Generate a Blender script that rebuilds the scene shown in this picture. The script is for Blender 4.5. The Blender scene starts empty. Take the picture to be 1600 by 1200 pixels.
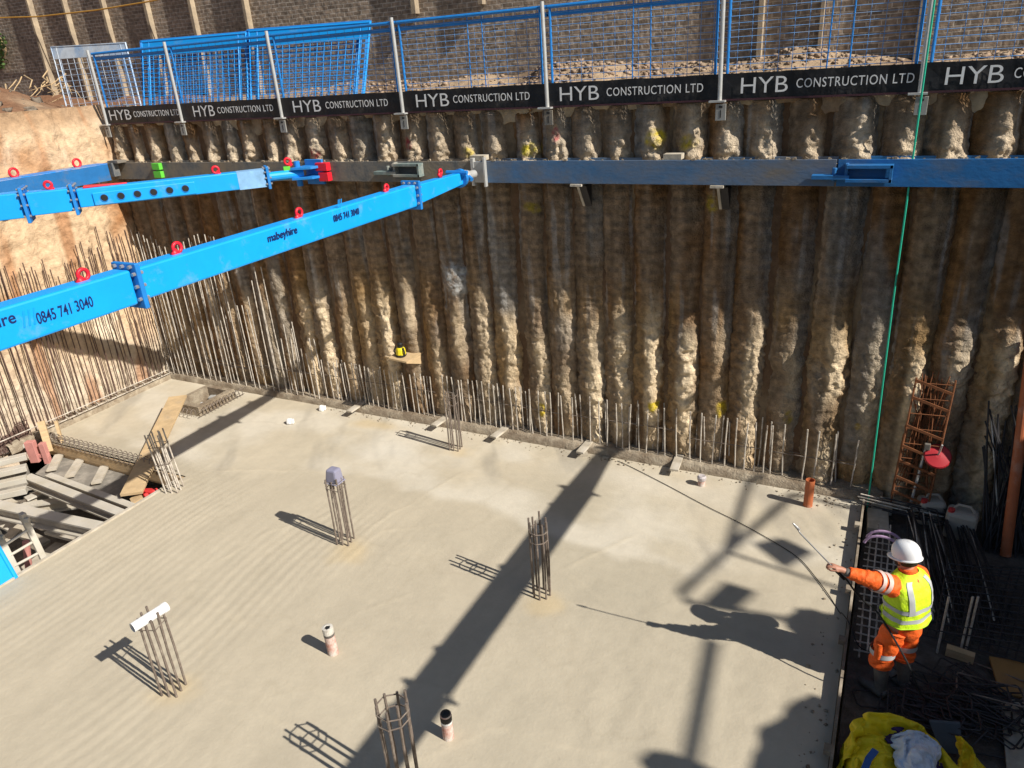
import bpy, math, random
import numpy as np
from mathutils import Vector, Matrix
random.seed(7)
C = bpy.context.scene.collection
SC = bpy.context.scene

# ---------------------------------------------------------------- camera, sky, sun, exposure
PITCH, ROLL, YAW, FPX = 0.40910175, -0.06936737, 0.49274957, 1156.97
_cy, _sy, _cp, _sp = math.cos(YAW), math.sin(YAW), math.cos(PITCH), math.sin(PITCH)
FWD = Vector((-_sy*_cp, _cy*_cp, -_sp)); _r = Vector((_cy, _sy, 0)); _u = _r.cross(FWD)
RIGHT = math.cos(ROLL)*_r + math.sin(ROLL)*_u
UP = -math.sin(ROLL)*_r + math.cos(ROLL)*_u
EYE = Vector((0, 0, 6.0))
cd = bpy.data.cameras.new('camera'); cam = bpy.data.objects.new('camera', cd); C.objects.link(cam)
cd.sensor_fit = 'HORIZONTAL'; cd.sensor_width = 36; cd.lens = 36*FPX/1600; cd.clip_start = 0.05; cd.clip_end = 500
cam.matrix_world = Matrix(((RIGHT.x, UP.x, -FWD.x, EYE.x), (RIGHT.y, UP.y, -FWD.y, EYE.y), (RIGHT.z, UP.z, -FWD.z, EYE.z), (0, 0, 0, 1)))
SC.camera = cam
def ray(x, y): return RIGHT*((x-800)/FPX) - UP*((y-600)/FPX) + FWD
def onZ(x, y, z): d = ray(x, y); return EYE + d*((z-EYE.z)/d.z)
def onY(x, y, Y): d = ray(x, y); return EYE + d*((Y-EYE.y)/d.y)
def onX(x, y, X): d = ray(x, y); return EYE + d*((X-EYE.x)/d.x)

SUN = Vector((1.2, -0.17, 1.0)).normalized()
w = bpy.data.worlds.new('World'); SC.world = w; w.use_nodes = True
nt = w.node_tree; bg = nt.nodes['Background']
sk = nt.nodes.new('ShaderNodeTexSky'); sk.sky_type = 'NISHITA'; sk.sun_disc = False
sk.sun_elevation = math.asin(SUN.z); sk.sun_rotation = math.atan2(SUN.x, SUN.y)
nt.links.new(sk.outputs[0], bg.inputs[0]); bg.inputs[1].default_value = 0.06
sd = bpy.data.lights.new('sun', 'SUN'); sd.energy = 5.0; sd.angle = math.radians(0.53); sd.color = (1.0, 0.945, 0.86)
so = bpy.data.objects.new('sun', sd); C.objects.link(so); so.rotation_euler = SUN.to_track_quat('Z', 'Y').to_euler(); so.location = (20, -5, 20)
SC.view_settings.view_transform = 'Standard'; SC.view_settings.look = 'None'; SC.view_settings.gamma = 1
SC.view_settings.use_curve_mapping = False; SC.view_settings.exposure = 0.4

# ---------------------------------------------------------------- numpy noise
def _h(ix, iy, iz, s):
    h = (ix.astype(np.uint32)*np.uint32(374761393) + iy.astype(np.uint32)*np.uint32(668265263)
         + iz.astype(np.uint32)*np.uint32(2147483647) + np.uint32(s*974711 + 17))
    h = (h ^ (h >> np.uint32(13)))*np.uint32(1274126177)
    h = h ^ (h >> np.uint32(16))
    h = h*np.uint32(2246822519); h = h ^ (h >> np.uint32(15))
    return h.astype(np.float64)/4294967295.0*2-1
def vn(x, y, z, s=0):
    x, y, z = np.broadcast_arrays(np.asarray(x, float), np.asarray(y, float), np.asarray(z, float))
    ix, iy, iz = np.floor(x).astype(np.int64), np.floor(y).astype(np.int64), np.floor(z).astype(np.int64)
    fx, fy, fz = x-ix, y-iy, z-iz
    ux, uy, uz = fx*fx*(3-2*fx), fy*fy*(3-2*fy), fz*fz*(3-2*fz)
    r = 0
    for a in (0, 1):
        for b in (0, 1):
            for c in (0, 1):
                r = r + _h(ix+a, iy+b, iz+c, s)*(ux if a else 1-ux)*(uy if b else 1-uy)*(uz if c else 1-uz)
    return r
def fbm(x, y, z, s=0, o=4, g=.5):
    r = 0; a = 1; t = 0
    for i in range(o):
        r = r + a*vn(x*2**i+13.7*i, y*2**i+5.1*i, z*2**i+9.3*i, s+i); t += a; a *= g
    return r/t
def sstep(a, b, x):
    t = np.clip((x-a)/(b-a), 0, 1); return t*t*(3-2*t)
def mixc(c0, c1, f): return c0*(1-f[..., None]) + np.asarray(c1)*f[..., None]

# ---------------------------------------------------------------- materials
MATS = {}
def mat(name, col, rough=.7, metal=0., var=.25, vscale=6., bump=.0, bscale=40., dirt=None, dirt_amt=.5, dirt_scale=3., attr=False, stretch=(1, 1, 1), spec=.4, dirt_sharp=.12):
    if name in MATS: return MATS[name]
    m = bpy.data.materials.new(name); m.use_nodes = True; n = m.node_tree.nodes; l = m.node_tree.links
    p = n['Principled BSDF']; p.inputs['Roughness'].default_value = rough; p.inputs['Metallic'].default_value = metal
    p.inputs['Specular IOR Level'].default_value = spec
    tc = n.new('ShaderNodeTexCoord'); mp = n.new('ShaderNodeMapping'); mp.inputs['Scale'].default_value = stretch
    l.new(tc.outputs['Object'], mp.inputs[0])
    if attr:
        a = n.new('ShaderNodeAttribute'); a.attribute_name = 'tint'; base = a.outputs['Color']
    else:
        rgb = n.new('ShaderNodeRGB'); rgb.outputs[0].default_value = (*col, 1); base = rgb.outputs[0]
    if var:
        nz = n.new('ShaderNodeTexNoise'); nz.inputs['Scale'].default_value = vscale; nz.inputs['Detail'].default_value = 7; nz.inputs['Roughness'].default_value = .65
        l.new(mp.outputs[0], nz.inputs['Vector'])
        mr = n.new('ShaderNodeMapRange'); mr.inputs[1].default_value = .25; mr.inputs[2].default_value = .75
        mr.inputs[3].default_value = 1-var; mr.inputs[4].default_value = 1+var; l.new(nz.outputs[0], mr.inputs[0])
        mx = n.new('ShaderNodeMix'); mx.data_type = 'RGBA'; mx.blend_type = 'MULTIPLY'; mx.inputs[0].default_value = 1
        l.new(base, mx.inputs[6]); l.new(mr.outputs[0], mx.inputs[7]); base = mx.outputs[2]
    if dirt:
        nz2 = n.new('ShaderNodeTexNoise'); nz2.inputs['Scale'].default_value = dirt_scale; nz2.inputs['Detail'].default_value = 9; nz2.inputs['Roughness'].default_value = .7
        l.new(mp.outputs[0], nz2.inputs['Vector'])
        m2 = n.new('ShaderNodeMapRange'); c0 = .5+(.5-dirt_amt)*.5; m2.inputs[1].default_value = c0-dirt_sharp; m2.inputs[2].default_value = c0+dirt_sharp; l.new(nz2.outputs[0], m2.inputs[0])
        mx = n.new('ShaderNodeMix'); mx.data_type = 'RGBA'; l.new(m2.outputs[0], mx.inputs[0]); l.new(base, mx.inputs[6]); mx.inputs[7].default_value = (*dirt, 1); base = mx.outputs[2]
    l.new(base, p.inputs['Base Color'])
    if bump:
        nb = n.new('ShaderNodeTexNoise'); nb.inputs['Scale'].default_value = bscale; nb.inputs['Detail'].default_value = 6; nb.inputs['Roughness'].default_value = .6
        l.new(mp.outputs[0], nb.inputs['Vector'])
        b = n.new('ShaderNodeBump'); b.inputs['Strength'].default_value = 1; b.inputs['Distance'].default_value = bump
        l.new(nb.outputs[0], b.inputs['Height']); l.new(b.outputs[0], p.inputs['Normal'])
    MATS[name] = m; return m
M_pile = mat('pile_concrete', None, .92, var=.42, vscale=11, bump=.035, bscale=42, attr=True, spec=.15)
M_soil = mat('soil_face', None, .95, var=.3, vscale=9, bump=.02, bscale=24, attr=True, spec=.1)
M_slab = mat('slab_concrete', None, .75, var=.06, vscale=7, bump=.004, bscale=24, attr=True, spec=.25)
M_kerb = mat('kerb_concrete', (.38, .32, .235), .9, var=.4, vscale=9, bump=.03, bscale=34, dirt=(.20, .15, .10), dirt_amt=.5)
M_shaded = mat('shaded_ground', (.085, .072, .06), .85, var=.5, vscale=9, bump=.03, bscale=18, dirt=(.14, .125, .11), dirt_amt=.3)  # ground colour darkened to stand in for deep shade
M_gravel = mat('rough_ground', (.16, .13, .10), .95, var=.5, vscale=9, bump=.03, bscale=18, dirt=(.30, .25, .19), dirt_amt=.35)
M_blue = mat('strut_blue', (.006, .34, .86), .42, var=.08, vscale=3, dirt=(.16, .36, .60), dirt_amt=.16, dirt_scale=3.5, bump=.0015, bscale=9, spec=.5)
M_blue_dk = mat('frame_blue', (.016, .205, .58), .5, var=.15, vscale=8, dirt=(.12, .17, .25), dirt_amt=.12)
M_wire = mat('mesh_wire', (.11, .27, .54), .55, var=.3, vscale=5, dirt=(.30, .32, .36), dirt_amt=.3)
M_walerB = mat('waler_blue', (.03, .14, .31), .6, var=.25, vscale=4, dirt=(.175, .155, .13), dirt_amt=.46, dirt_scale=1.8, stretch=(.5, 1, 1), dirt_sharp=.2, bump=.004, bscale=25)
M_walerR = mat('waler_bright_blue', (.018, .14, .37), .5, var=.15, vscale=4, dirt=(.12, .15, .19), dirt_amt=.2, dirt_scale=2.2, stretch=(.5, 1, 1), bump=.004, bscale=25)
M_walerG = mat('waler_muddy', (.125, .135, .14), .8, var=.35, vscale=5, dirt=(.22, .18, .13), dirt_amt=.5, dirt_scale=2.5, bump=.008, bscale=25)
M_red = mat('lug_red', (.70, .015, .03), .45, var=.1)
M_galv = mat('galvanised', (.52, .52, .50), .45, metal=.35, var=.15, vscale=12, dirt=(.28, .25, .2), dirt_amt=.12)
M_steel = mat('bare_steel', (.42, .42, .42), .4, metal=.6, var=.2)
M_rebar = mat('rebar_steel', (.17, .135, .11), .75, metal=.15, var=.4, vscale=14, dirt=(.36, .31, .25), dirt_amt=.25, dirt_scale=9)
M_rebarL = mat('rebar_grouted', (.52, .47, .40), .85, var=.4, vscale=12, dirt=(.14, .09, .06), dirt_amt=.3, dirt_scale=9)
M_rebarD = mat('rebar_rusty_brown', (.10, .058, .045), .85, var=.4, vscale=12, dirt=(.25, .18, .13), dirt_amt=.1, dirt_scale=9)
M_rust = mat('cage_rust', (.21, .078, .03), .85, var=.4, vscale=10)
M_dark = mat('rebar_dark', (.034, .032, .034), .6, metal=.2, var=.4, vscale=10)
M_wood = mat('timber', (.50, .36, .20), .8, var=.25, vscale=5, stretch=(1, 1, 6), bump=.002, dirt=(.35, .28, .2), dirt_amt=.2)
M_woodG = mat('weathered_timber', (.42, .37, .29), .85, var=.3, vscale=5, bump=.003, dirt=(.55, .51, .44), dirt_amt=.3)
M_ply = mat('plywood_sheet', (.22, .20, .17), .8, var=.25, vscale=3, dirt=(.40, .36, .3), dirt_amt=.3, bump=.003)
M_plyY = mat('plywood_yellow', (.35, .19, .06), .7, var=.2, vscale=3, dirt=(.2, .12, .06), dirt_amt=.3)
M_alu = mat('aluminium', (.50, .465, .40), .6, metal=.0, var=.2, vscale=6, dirt=(.40, .36, .28), dirt_amt=.35)
M_ban = mat('banner_black', (.007, .007, .009), .5, var=.3, dirt=(.05, .045, .04), dirt_amt=.25, dirt_scale=4, bump=.01, bscale=5)
M_band = mat('banner_hem', (.055, .018, .025), .6, var=.2)
M_let = mat('lettering_white', (.75, .75, .74), .6, var=.05)
M_navy = mat('lettering_navy', (.006, .02, .10), .6, var=.05)
M_navyL = mat('logo_faded', (.005, .30, .79), .5, var=.05)
M_orangeP = mat('pipe_orange', (.42, .12, .045), .6, var=.15, dirt=(.45, .33, .26), dirt_amt=.2)
M_pinkP = mat('pipe_spattered', (.45, .22, .17), .8, var=.15, dirt=(.62, .56, .5), dirt_amt=.5, dirt_scale=9)
M_white = mat('plastic_white', (.78, .78, .77), .4, var=.04)
M_lilac = mat('plastic_lilac', (.25, .245, .33), .35, var=.1)
M_can = mat('canister_cream', (.36, .33, .28), .5, var=.12, dirt=(.3, .25, .2), dirt_amt=.2)
M_black = mat('rubber_black', (.015, .015, .016), .6, var=.2)
M_green = mat('rope_green', (.02, .42, .27), .6, var=.1)
M_lime = mat('clamp_green', (.12, .55, .05), .5, var=.1)
M_yell = mat('yellow_plastic', (.75, .62, .02), .5, var=.1)
M_yelbag = mat('bag_yellow', (.72, .54, .01), .6, var=.12, vscale=8, bump=.012, bscale=9)
M_sheet = mat('sheet_white', (.66, .70, .76), .7, var=.12, vscale=8, bump=.02, bscale=10)
M_purple = mat('purple_cloth', (.05, .025, .11), .7, var=.3, bump=.02, bscale=10)
M_pink = mat('foam_pink', (.50, .22, .19), .8, var=.15)
M_violet = mat('hose_violet', (.40, .27, .42), .6, var=.1)
M_rubble = mat('rubble_stone', (.33, .25, .18), .95, var=.5, vscale=5, bump=.02, bscale=14, dirt=(.30, .20, .13), dirt_amt=.4)
M_skin = mat('skin', (.42, .20, .13), .55, var=.06)
M_hiY = mat('hivis_yellow', (.60, .85, .02), .65, var=.12, vscale=8, bump=.02, bscale=11, dirt=(.42, .50, .10), dirt_amt=.2, dirt_scale=6)
M_hiO = mat('hivis_orange', (.88, .13, .015), .7, var=.15, vscale=8, bump=.022, bscale=12, dirt=(.45, .13, .05), dirt_amt=.15, dirt_scale=6)
M_refl = mat('reflective_tape', (.45, .46, .46), .45, var=.1)
M_boot = mat('boot_grey', (.10, .092, .082), .7, var=.3, dirt=(.2, .18, .15), dirt_amt=.4)
M_helmet = mat('helmet_white', (.80, .80, .80), .25, var=.02)
M_leaf = mat('ivy_leaf', (.07, .13, .03), .6, var=.4, vscale=12)
M_yrope = mat('cord_orange', (.50, .26, .04), .7, var=.1)

def brick_mat():
    m = bpy.data.materials.new('old_brick'); m.use_nodes = True; n = m.node_tree.nodes; l = m.node_tree.links; p = n['Principled BSDF']
    tc = n.new('ShaderNodeTexCoord'); sx = n.new('ShaderNodeSeparateXYZ'); cx = n.new('ShaderNodeCombineXYZ')
    l.new(tc.outputs['Object'], sx.inputs[0]); l.new(sx.outputs[0], cx.inputs[0]); l.new(sx.outputs[2], cx.inputs[1])
    nw = n.new('ShaderNodeTexNoise'); nw.inputs['Scale'].default_value = 2.5; nw.inputs['Detail'].default_value = 4
    l.new(tc.outputs['Object'], nw.inputs['Vector'])
    vm = n.new('ShaderNodeVectorMath'); vm.operation = 'MULTIPLY_ADD'; vm.inputs[1].default_value = (.05, .05, 0); l.new(nw.outputs['Color'], vm.inputs[0]); l.new(cx.outputs[0], vm.inputs[2])
    b = n.new('ShaderNodeTexBrick'); b.inputs['Scale'].default_value = 1; b.inputs['Brick Width'].default_value = .235; b.inputs['Row Height'].default_value = .085
    b.inputs['Mortar Size'].default_value = .013; b.inputs['Mortar Smooth'].default_value = .3; b.inputs['Color1'].default_value = (.20, .155, .115, 1); b.inputs['Color2'].default_value = (.34, .26, .19, 1); b.inputs['Mortar'].default_value = (.46, .40, .33, 1)
    l.new(vm.outputs[0], b.inputs['Vector'])
    nz = n.new('ShaderNodeTexNoise'); nz.inputs['Scale'].default_value = .8; nz.inputs['Detail'].default_value = 9; nz.inputs['Roughness'].default_value = .7; l.new(tc.outputs['Object'], nz.inputs['Vector'])
    mr = n.new('ShaderNodeMapRange'); mr.inputs[1].default_value = .47; mr.inputs[2].default_value = .68; l.new(nz.outputs[0], mr.inputs[0])
    mx = n.new('ShaderNodeMix'); mx.data_type = 'RGBA'; l.new(mr.outputs[0], mx.inputs[0]); l.new(b.outputs[0], mx.inputs[6]); mx.inputs[7].default_value = (.22, .17, .125, 1)
    nz3 = n.new('ShaderNodeTexNoise'); nz3.inputs['Scale'].default_value = 9; nz3.inputs['Detail'].default_value = 8; l.new(tc.outputs['Object'], nz3.inputs['Vector'])
    m3 = n.new('ShaderNodeMapRange'); m3.inputs[1].default_value = .3; m3.inputs[2].default_value = .7; m3.inputs[3].default_value = .55; m3.inputs[4].default_value = 1.45; l.new(nz3.outputs[0], m3.inputs[0])
    mm = n.new('ShaderNodeMix'); mm.data_type = 'RGBA'; mm.blend_type = 'MULTIPLY'; mm.inputs[0].default_value = 1; l.new(mx.outputs[2], mm.inputs[6]); l.new(m3.outputs[0], mm.inputs[7])
    l.new(mm.outputs[2], p.inputs['Base Color']); p.inputs['Roughness'].default_value = .95
    ad = n.new('ShaderNodeMath'); ad.operation = 'MULTIPLY_ADD'; ad.inputs[1].default_value = -1.0; l.new(b.outputs['Fac'], ad.inputs[0]); l.new(nz3.outputs[0], ad.inputs[2])
    bp = n.new('ShaderNodeBump'); bp.inputs['Distance'].default_value = .014; l.new(ad.outputs[0], bp.inputs['Height']); l.new(bp.outputs[0], p.inputs['Normal'])
    return m
M_brick = brick_mat()

# ---------------------------------------------------------------- mesh builder
class MB:
    def __init__(s): s.v = []; s.f = []
    def add(s, vs, fs):
        k = len(s.v); s.v += [Vector(a) for a in vs]; s.f += [tuple(i+k for i in f) for f in fs]; return s
    def hexa(s, a):
        return s.add(a, [(0, 3, 2, 1), (4, 5, 6, 7), (0, 1, 5, 4), (1, 2, 6, 5), (2, 3, 7, 6), (3, 0, 4, 7)])
    def box(s, c, d, rz=0., R=None):
        c = Vector(c); x, y, z = d[0]/2, d[1]/2, d[2]/2
        R = R or Matrix.Rotation(rz, 3, 'Z')
        return s.hexa([c+R@Vector(p) for p in ((-x, -y, -z), (x, -y, -z), (x, y, -z), (-x, y, -z), (-x, -y, z), (x, -y, z), (x, y, z), (-x, y, z))])
    def beam(s, p, q, wd, h, up=(0, 0, 1), w2=None, h2=None):
        p, q = Vector(p), Vector(q); d = (q-p).normalized(); u = Vector(up); sd = d.cross(u).normalized(); u = sd.cross(d)
        w2 = wd if w2 is None else w2; h2 = h if h2 is None else h2
        A = [p+sd*a*wd/2+u*b*h/2 for a, b in ((-1, -1), (1, -1), (1, 1), (-1, 1))]; B = [q+sd*a*w2/2+u*b*h2/2 for a, b in ((-1, -1), (1, -1), (1, 1), (-1, 1))]
        return s.hexa(A+B)
    def tube(s, pts, r, n=8, closed=False, caps=True):
        pts = [Vector(p) for p in pts]; m = len(pts); rs = r if isinstance(r, (list, tuple)) else [r]*m
        vs = []; fs = []; pu = None
        for i, p in enumerate(pts):
            if closed: t = (pts[(i+1) % m]-pts[i-1])
            else: t = pts[min(i+1, m-1)]-pts[max(i-1, 0)]
            if t.length < 1e-9: t = Vector((0, 0, 1))
            t.normalize()
            u = pu if pu is not None else (Vector((0, 0, 1)) if abs(t.z) < .9 else Vector((1, 0, 0)))
            u = (u-t*u.dot(t)).normalized(); pu = u; b = t.cross(u)
            vs += [p+(u*math.cos(2*math.pi*k/n)+b*math.sin(2*math.pi*k/n))*rs[i] for k in range(n)]
        for i in range(m if closed else m-1):
            j = (i+1) % m
            fs += [(i*n+k, i*n+(k+1) % n, j*n+(k+1) % n, j*n+k) for k in range(n)]
        if caps and not closed: fs += [tuple(range(n-1, -1, -1)), tuple((m-1)*n+k for k in range(n))]
        return s.add(vs, fs)
    def lathe(s, base, prof, n=16, axis=(0, 0, 1)):
        ax = Vector(axis).normalized(); u = Vector((1, 0, 0)) if abs(ax.x) < .9 else Vector((0, 1, 0)); u = (u-ax*u.dot(ax)).normalized(); b = ax.cross(u)
        base = Vector(base); vs = []; fs = []
        for r, h in prof: vs += [base+ax*h+(u*math.cos(2*math.pi*k/n)+b*math.sin(2*math.pi*k/n))*r for k in range(n)]
        for i in range(len(prof)-1): fs += [(i*n+k, i*n+(k+1) % n, (i+1)*n+(k+1) % n, (i+1)*n+k) for k in range(n)]
        return s.add(vs, fs)
    def prism(s, poly, ext):
        poly = [Vector(p) for p in poly]; e = Vector(ext); n = len(poly)
        return s.add(poly+[p+e for p in poly], [tuple(range(n-1, -1, -1)), tuple(range(n, 2*n))]+[(i, (i+1) % n, n+(i+1) % n, n+i) for i in range(n)])

ORG = {}
def tag(o, label=None, cat=None, group=None, kind=None):
    if label: o['label'] = label
    if cat: o['category'] = cat
    if group: o['group'] = group
    if kind: o['kind'] = kind
    return o
def thing(name, label, cat, loc=(0, 0, 0), group=None):
    o = bpy.data.objects.new(name, None); o.empty_display_size = .2; C.objects.link(o); o.location = loc; ORG[o] = Vector(loc)
    return tag(o, label, cat, group)
def put(name, mb, m, parent=None, smooth=False, bevel=0., loc=None):
    org = ORG[parent] if parent is not None else Vector(loc or (0, 0, 0))
    me = bpy.data.meshes.new(name); me.from_pydata([tuple(v-org) for v in mb.v], [], mb.f); me.update()
    if m: me.materials.append(m)
    if smooth: me.shade_smooth()
    o = bpy.data.objects.new(name, me); C.objects.link(o)
    if parent is not None: o.parent = parent
    else: o.location = org
    ORG[o] = org
    if bevel:
        b = o.modifiers.new('bevel', 'BEVEL'); b.width = bevel; b.segments = 2; b.limit_method = 'ANGLE'
    return o
def npmesh(name, V, Q, m, parent=None, tint=None, smooth=True, loc=None):
    org = ORG[parent] if parent is not None else Vector(loc or (0, 0, 0))
    V = np.asarray(V, float)-np.array(org); Q = np.asarray(Q, np.int32); k = Q.shape[1]
    me = bpy.data.meshes.new(name); me.vertices.add(len(V)); me.vertices.foreach_set('co', V.astype(np.float32).ravel())
    me.loops.add(Q.size); me.loops.foreach_set('vertex_index', Q.ravel()); me.polygons.add(len(Q))
    me.polygons.foreach_set('loop_start', np.arange(0, Q.size, k, dtype=np.int32)); me.update(calc_edges=True); me.validate()
    if tint is not None:
        a = me.color_attributes.new('tint', 'FLOAT_COLOR', 'POINT'); a.data.foreach_set('color', np.c_[np.clip(tint, 0, 1), np.ones(len(V))].astype(np.float32).ravel())
    me.materials.append(m)
    if smooth: me.shade_smooth()
    o = bpy.data.objects.new(name, me); C.objects.link(o)
    if parent is not None: o.parent = parent
    else: o.location = org
    ORG[o] = org
    return o
def grid_faces(nu, nv, keep=None):
    i, j = np.meshgrid(np.arange(nu-1), np.arange(nv-1), indexing='ij'); a = i*nv+j
    q = np.stack([a, a+nv, a+nv+1, a+1], -1)
    return q[keep] if keep is not None else q.reshape(-1, 4)
FONT = {}
def text(name, s, m, parent, p0, ux, uz, width, height, off=0.003, thin=0., track=1.0):
    """lettering lying on a flat board: p0 lower left, ux along, uz up"""
    cu = bpy.data.curves.new(name, 'FONT'); cu.body = s; cu.size = 1; cu.offset = thin; cu.extrude = .004; cu.space_character = track; cu.resolution_u = 4
    t = bpy.data.objects.new('tmp_text', cu); C.objects.link(t); dg = bpy.context.evaluated_depsgraph_get(); dg.update()
    me = bpy.data.meshes.new_from_object(t.evaluated_get(dg)); bpy.data.objects.remove(t)
    V = [v.co.copy() for v in me.vertices]; x0 = min(v.x for v in V); x1 = max(v.x for v in V); y0 = min(v.y for v in V); y1 = max(v.y for v in V)
    if height is None: height = (y1-y0)*width/(x1-x0)
    ux = Vector(ux).normalized(); uz = Vector(uz); uz = (uz-ux*uz.dot(ux)).normalized(); n = ux.cross(uz); org = ORG[parent]; p0 = Vector(p0)
    for v in me.vertices:
        v.co = p0+ux*(v.co.x-x0)/(x1-x0)*width+uz*(v.co.y-y0)/(y1-y0)*height+n*(off+.15*v.co.z)-org
    me.materials.clear(); me.materials.append(m)
    o = bpy.data.objects.new(name, me); C.objects.link(o); o.parent = parent; ORG[o] = org; return o
def jit(a): return random.uniform(-a, a)
# ================================================================ SETTING
GZ = -0.10            # ground beside the slab
TOP = 5.36            # top of the pile wall
WY = 10.25            # front of the piles
WX = -14.25           # face of the earth wall
RX = 6.5              # right wall of the pit
# --- slab
def slab_mesh():
    st = .03
    xs = np.arange(-14.02, .081, st); ys = np.arange(.6, 10.06, st)
    X, Yg = np.meshgrid(xs, ys, indexing='ij')
    edge = -10.05
    warp = .25*fbm(X*.5, Yg*.5, 0*X, 3, 3)
    # screed ridges running away from the camera, stronger to the near left
    ph = (X + .06*np.sin(Yg*1.3) + warp*.6)*2*math.pi/.15 + 2.6*vn(X*.6, Yg*.4, 0*X, 9)+1.0*vn(X*2, Yg*1.1, 0*X, 10)
    amp = sstep(-4.6, -7.0, X)*sstep(8.0, 6.6, Yg)*np.clip(.15+1.6*fbm(X*.9, Yg*.4, 0*X, 12, 4)+.3, 0, 1.1)
    rid = (np.abs(np.sin(ph/2))**1.6)
    Zg = .0045*amp*rid + .005*fbm(X*.8, Yg*.8, 0*X, 5, 4) + 0.0030*fbm(X*5, Yg*3.2, 0*X, 6, 5, .6)*(1-.4*amp)
    # scuffed right hand part
    sc = sstep(-3.2, -1.8, X)*sstep(8.5, 6.5, Yg); Zg += .0065*sc*fbm(X*7, Yg*4.5, 0*X, 31, 4, .6)
    base = np.zeros(X.shape+(3,)); base[:] = (.452, .396, .298)
    f = .5+.5*fbm(X*.35, Yg*.35, 0*X, 21, 4)
    base = mixc(base, (.395, .352, .268), sstep(.45, .75, f)*.7)
    # back strip cured paler with a wavy boundary
    bnd = 7.9+.5*vn(X*.6, 0*X, 0*X, 44)+.12*vn(X*3, Yg*2, 0*X, 45) + np.where(X < -8.5, -.6, 0)*sstep(-8.0, -9.0, X)
    dry = sstep(0, .25, Yg-bnd)
    pale = mixc(base*1.08, (.55, .50, .405), sstep(.35, .7, .5+.5*fbm(X*.9+Yg*.5, Yg*1.3-X*.3, 0*X, 52, 5)))
    base = mixc(base, (1, 1, 1), 0*dry)*(1-dry[..., None]) + pale*dry[..., None]
    streak = sstep(.15, .6, fbm(X*2.2+Yg*1.4, (Yg-X*.5)*.5, 0*X, 61, 4)); base = mixc(base, (.33, .295, .235), streak*dry*.7)
    wh = sstep(.9, .15, np.hypot((X+7.6)/1.2, (Yg-8.9)/.7)+.35*fbm(X*2, Yg*2, 0*X, 63, 4)); base = mixc(base, (.60, .57, .50), wh*.45)
    wh = sstep(.9, .15, np.hypot((X+2.9)/2.2, (Yg-9.5)/.5)+.4*fbm(X*2, Yg*2, 0*X, 64, 4)); base = mixc(base, (.58, .53, .44), wh*.4)
    och = sstep(.9, .2, np.hypot((X+8.0)/1.0, (Yg-9.7)/.35)+.4*fbm(X*2, Yg*2, 0*X, 65, 4)); base = mixc(base, (.50, .38, .2), och*.55)
    # laitance seams (polylines in metres)
    seams = [[onZ(*q, 0) for q in pl] for pl in (
        [(330, 955), (420, 985), (505, 1005), (560, 960), (640, 930)], [(290, 1085), (400, 1100), (470, 1075), (600, 1105), (660, 1120)],
        [(180, 1180), (290, 1085), (360, 1060)], [(400, 1110), (520, 1160), (640, 1190), (760, 1140), (810, 1140)],
        [(540, 850), (620, 800), (720, 740), (800, 750), (960, 800), (1070, 880)], [(560, 860), (600, 830), (700, 820)], [(855, 935), (960, 955), (880, 890), (1000, 830)],
        [(800, 1145), (900, 1170), (1050, 1180)], [(630, 1090), (700, 1120), (720, 1060)], [(720, 640+60), (800, 690), (850, 720)], [(150, 950), (300, 900), (420, 830), (540, 800)],
        [(250, 770), (330, 735), (480, 735), (560, 745)])]
    wx = X+.06*fbm(X*3, Yg*3, 0*X, 71, 3); wy = Yg+.06*fbm(X*3, Yg*3, 0*X, 72, 3); dm = np.full(X.shape, 9.)
    for pl in seams:
        for a, b in zip(pl[:-1], pl[1:]):
            vx, vy = b.x-a.x, b.y-a.y; t = np.clip(((wx-a.x)*vx+(wy-a.y)*vy)/(vx*vx+vy*vy), 0, 1)
            dm = np.minimum(dm, np.hypot(wx-a.x-t*vx, wy-a.y-t*vy))
    sm = sstep(.055, .0, dm)*(.4+.6*np.clip(.5+vn(X*2.3, Yg*2.3, 0*X, 75), 0, 1)); base = mixc(base, (.52, .45, .33), sm*.3); Zg += .004*sm
    # rusty splash at the column bars, darker damp veins
    for cx, cy, r in ((-6.33, 3.6, .35), (-6.1, 6.35, .45), (-3.2, 6.4, .35), (-6.1, 9.3, .3)):
        k = sstep(r, .05, np.hypot(X-cx, Yg-cy)+.12*fbm(X*5, Yg*5, 0*X, 81, 3)); base = mixc(base, (.52, .40, .22), k*.5)
    ridc = amp*(rid-.5); base = base*(1+.05*ridc[..., None])
    veins = sstep(.035, .0, np.abs(fbm(X*.7, Yg*.7, 0*X, 91, 4)))*.25; base = mixc(base, (.30, .25, .17), veins*.5)
    base = base*(1+.10*fbm(X*4, Yg*1.5, 0*X, 95, 4))[..., None]
    V = np.stack([X, Yg, Zg], -1).reshape(-1, 3)
    xc = (X[:-1, :-1]+X[1:, 1:])/2; yc = (Yg[:-1, :-1]+Yg[1:, 1:])/2
    keep = (xc > edge) | (yc > 7.0)
    hole = (xc > -12.40) & (xc < -11.81) & (yc > 8.88) & (yc < 9.64); keep &= ~hole
    o = npmesh('concrete_slab', V, grid_faces(len(xs), len(ys), keep), M_slab, None, base.reshape(-1, 3)); tag(o, 'freshly trowelled beige concrete slab on the floor of the pit', 'slab', kind='structure')
slab_mesh()
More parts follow.
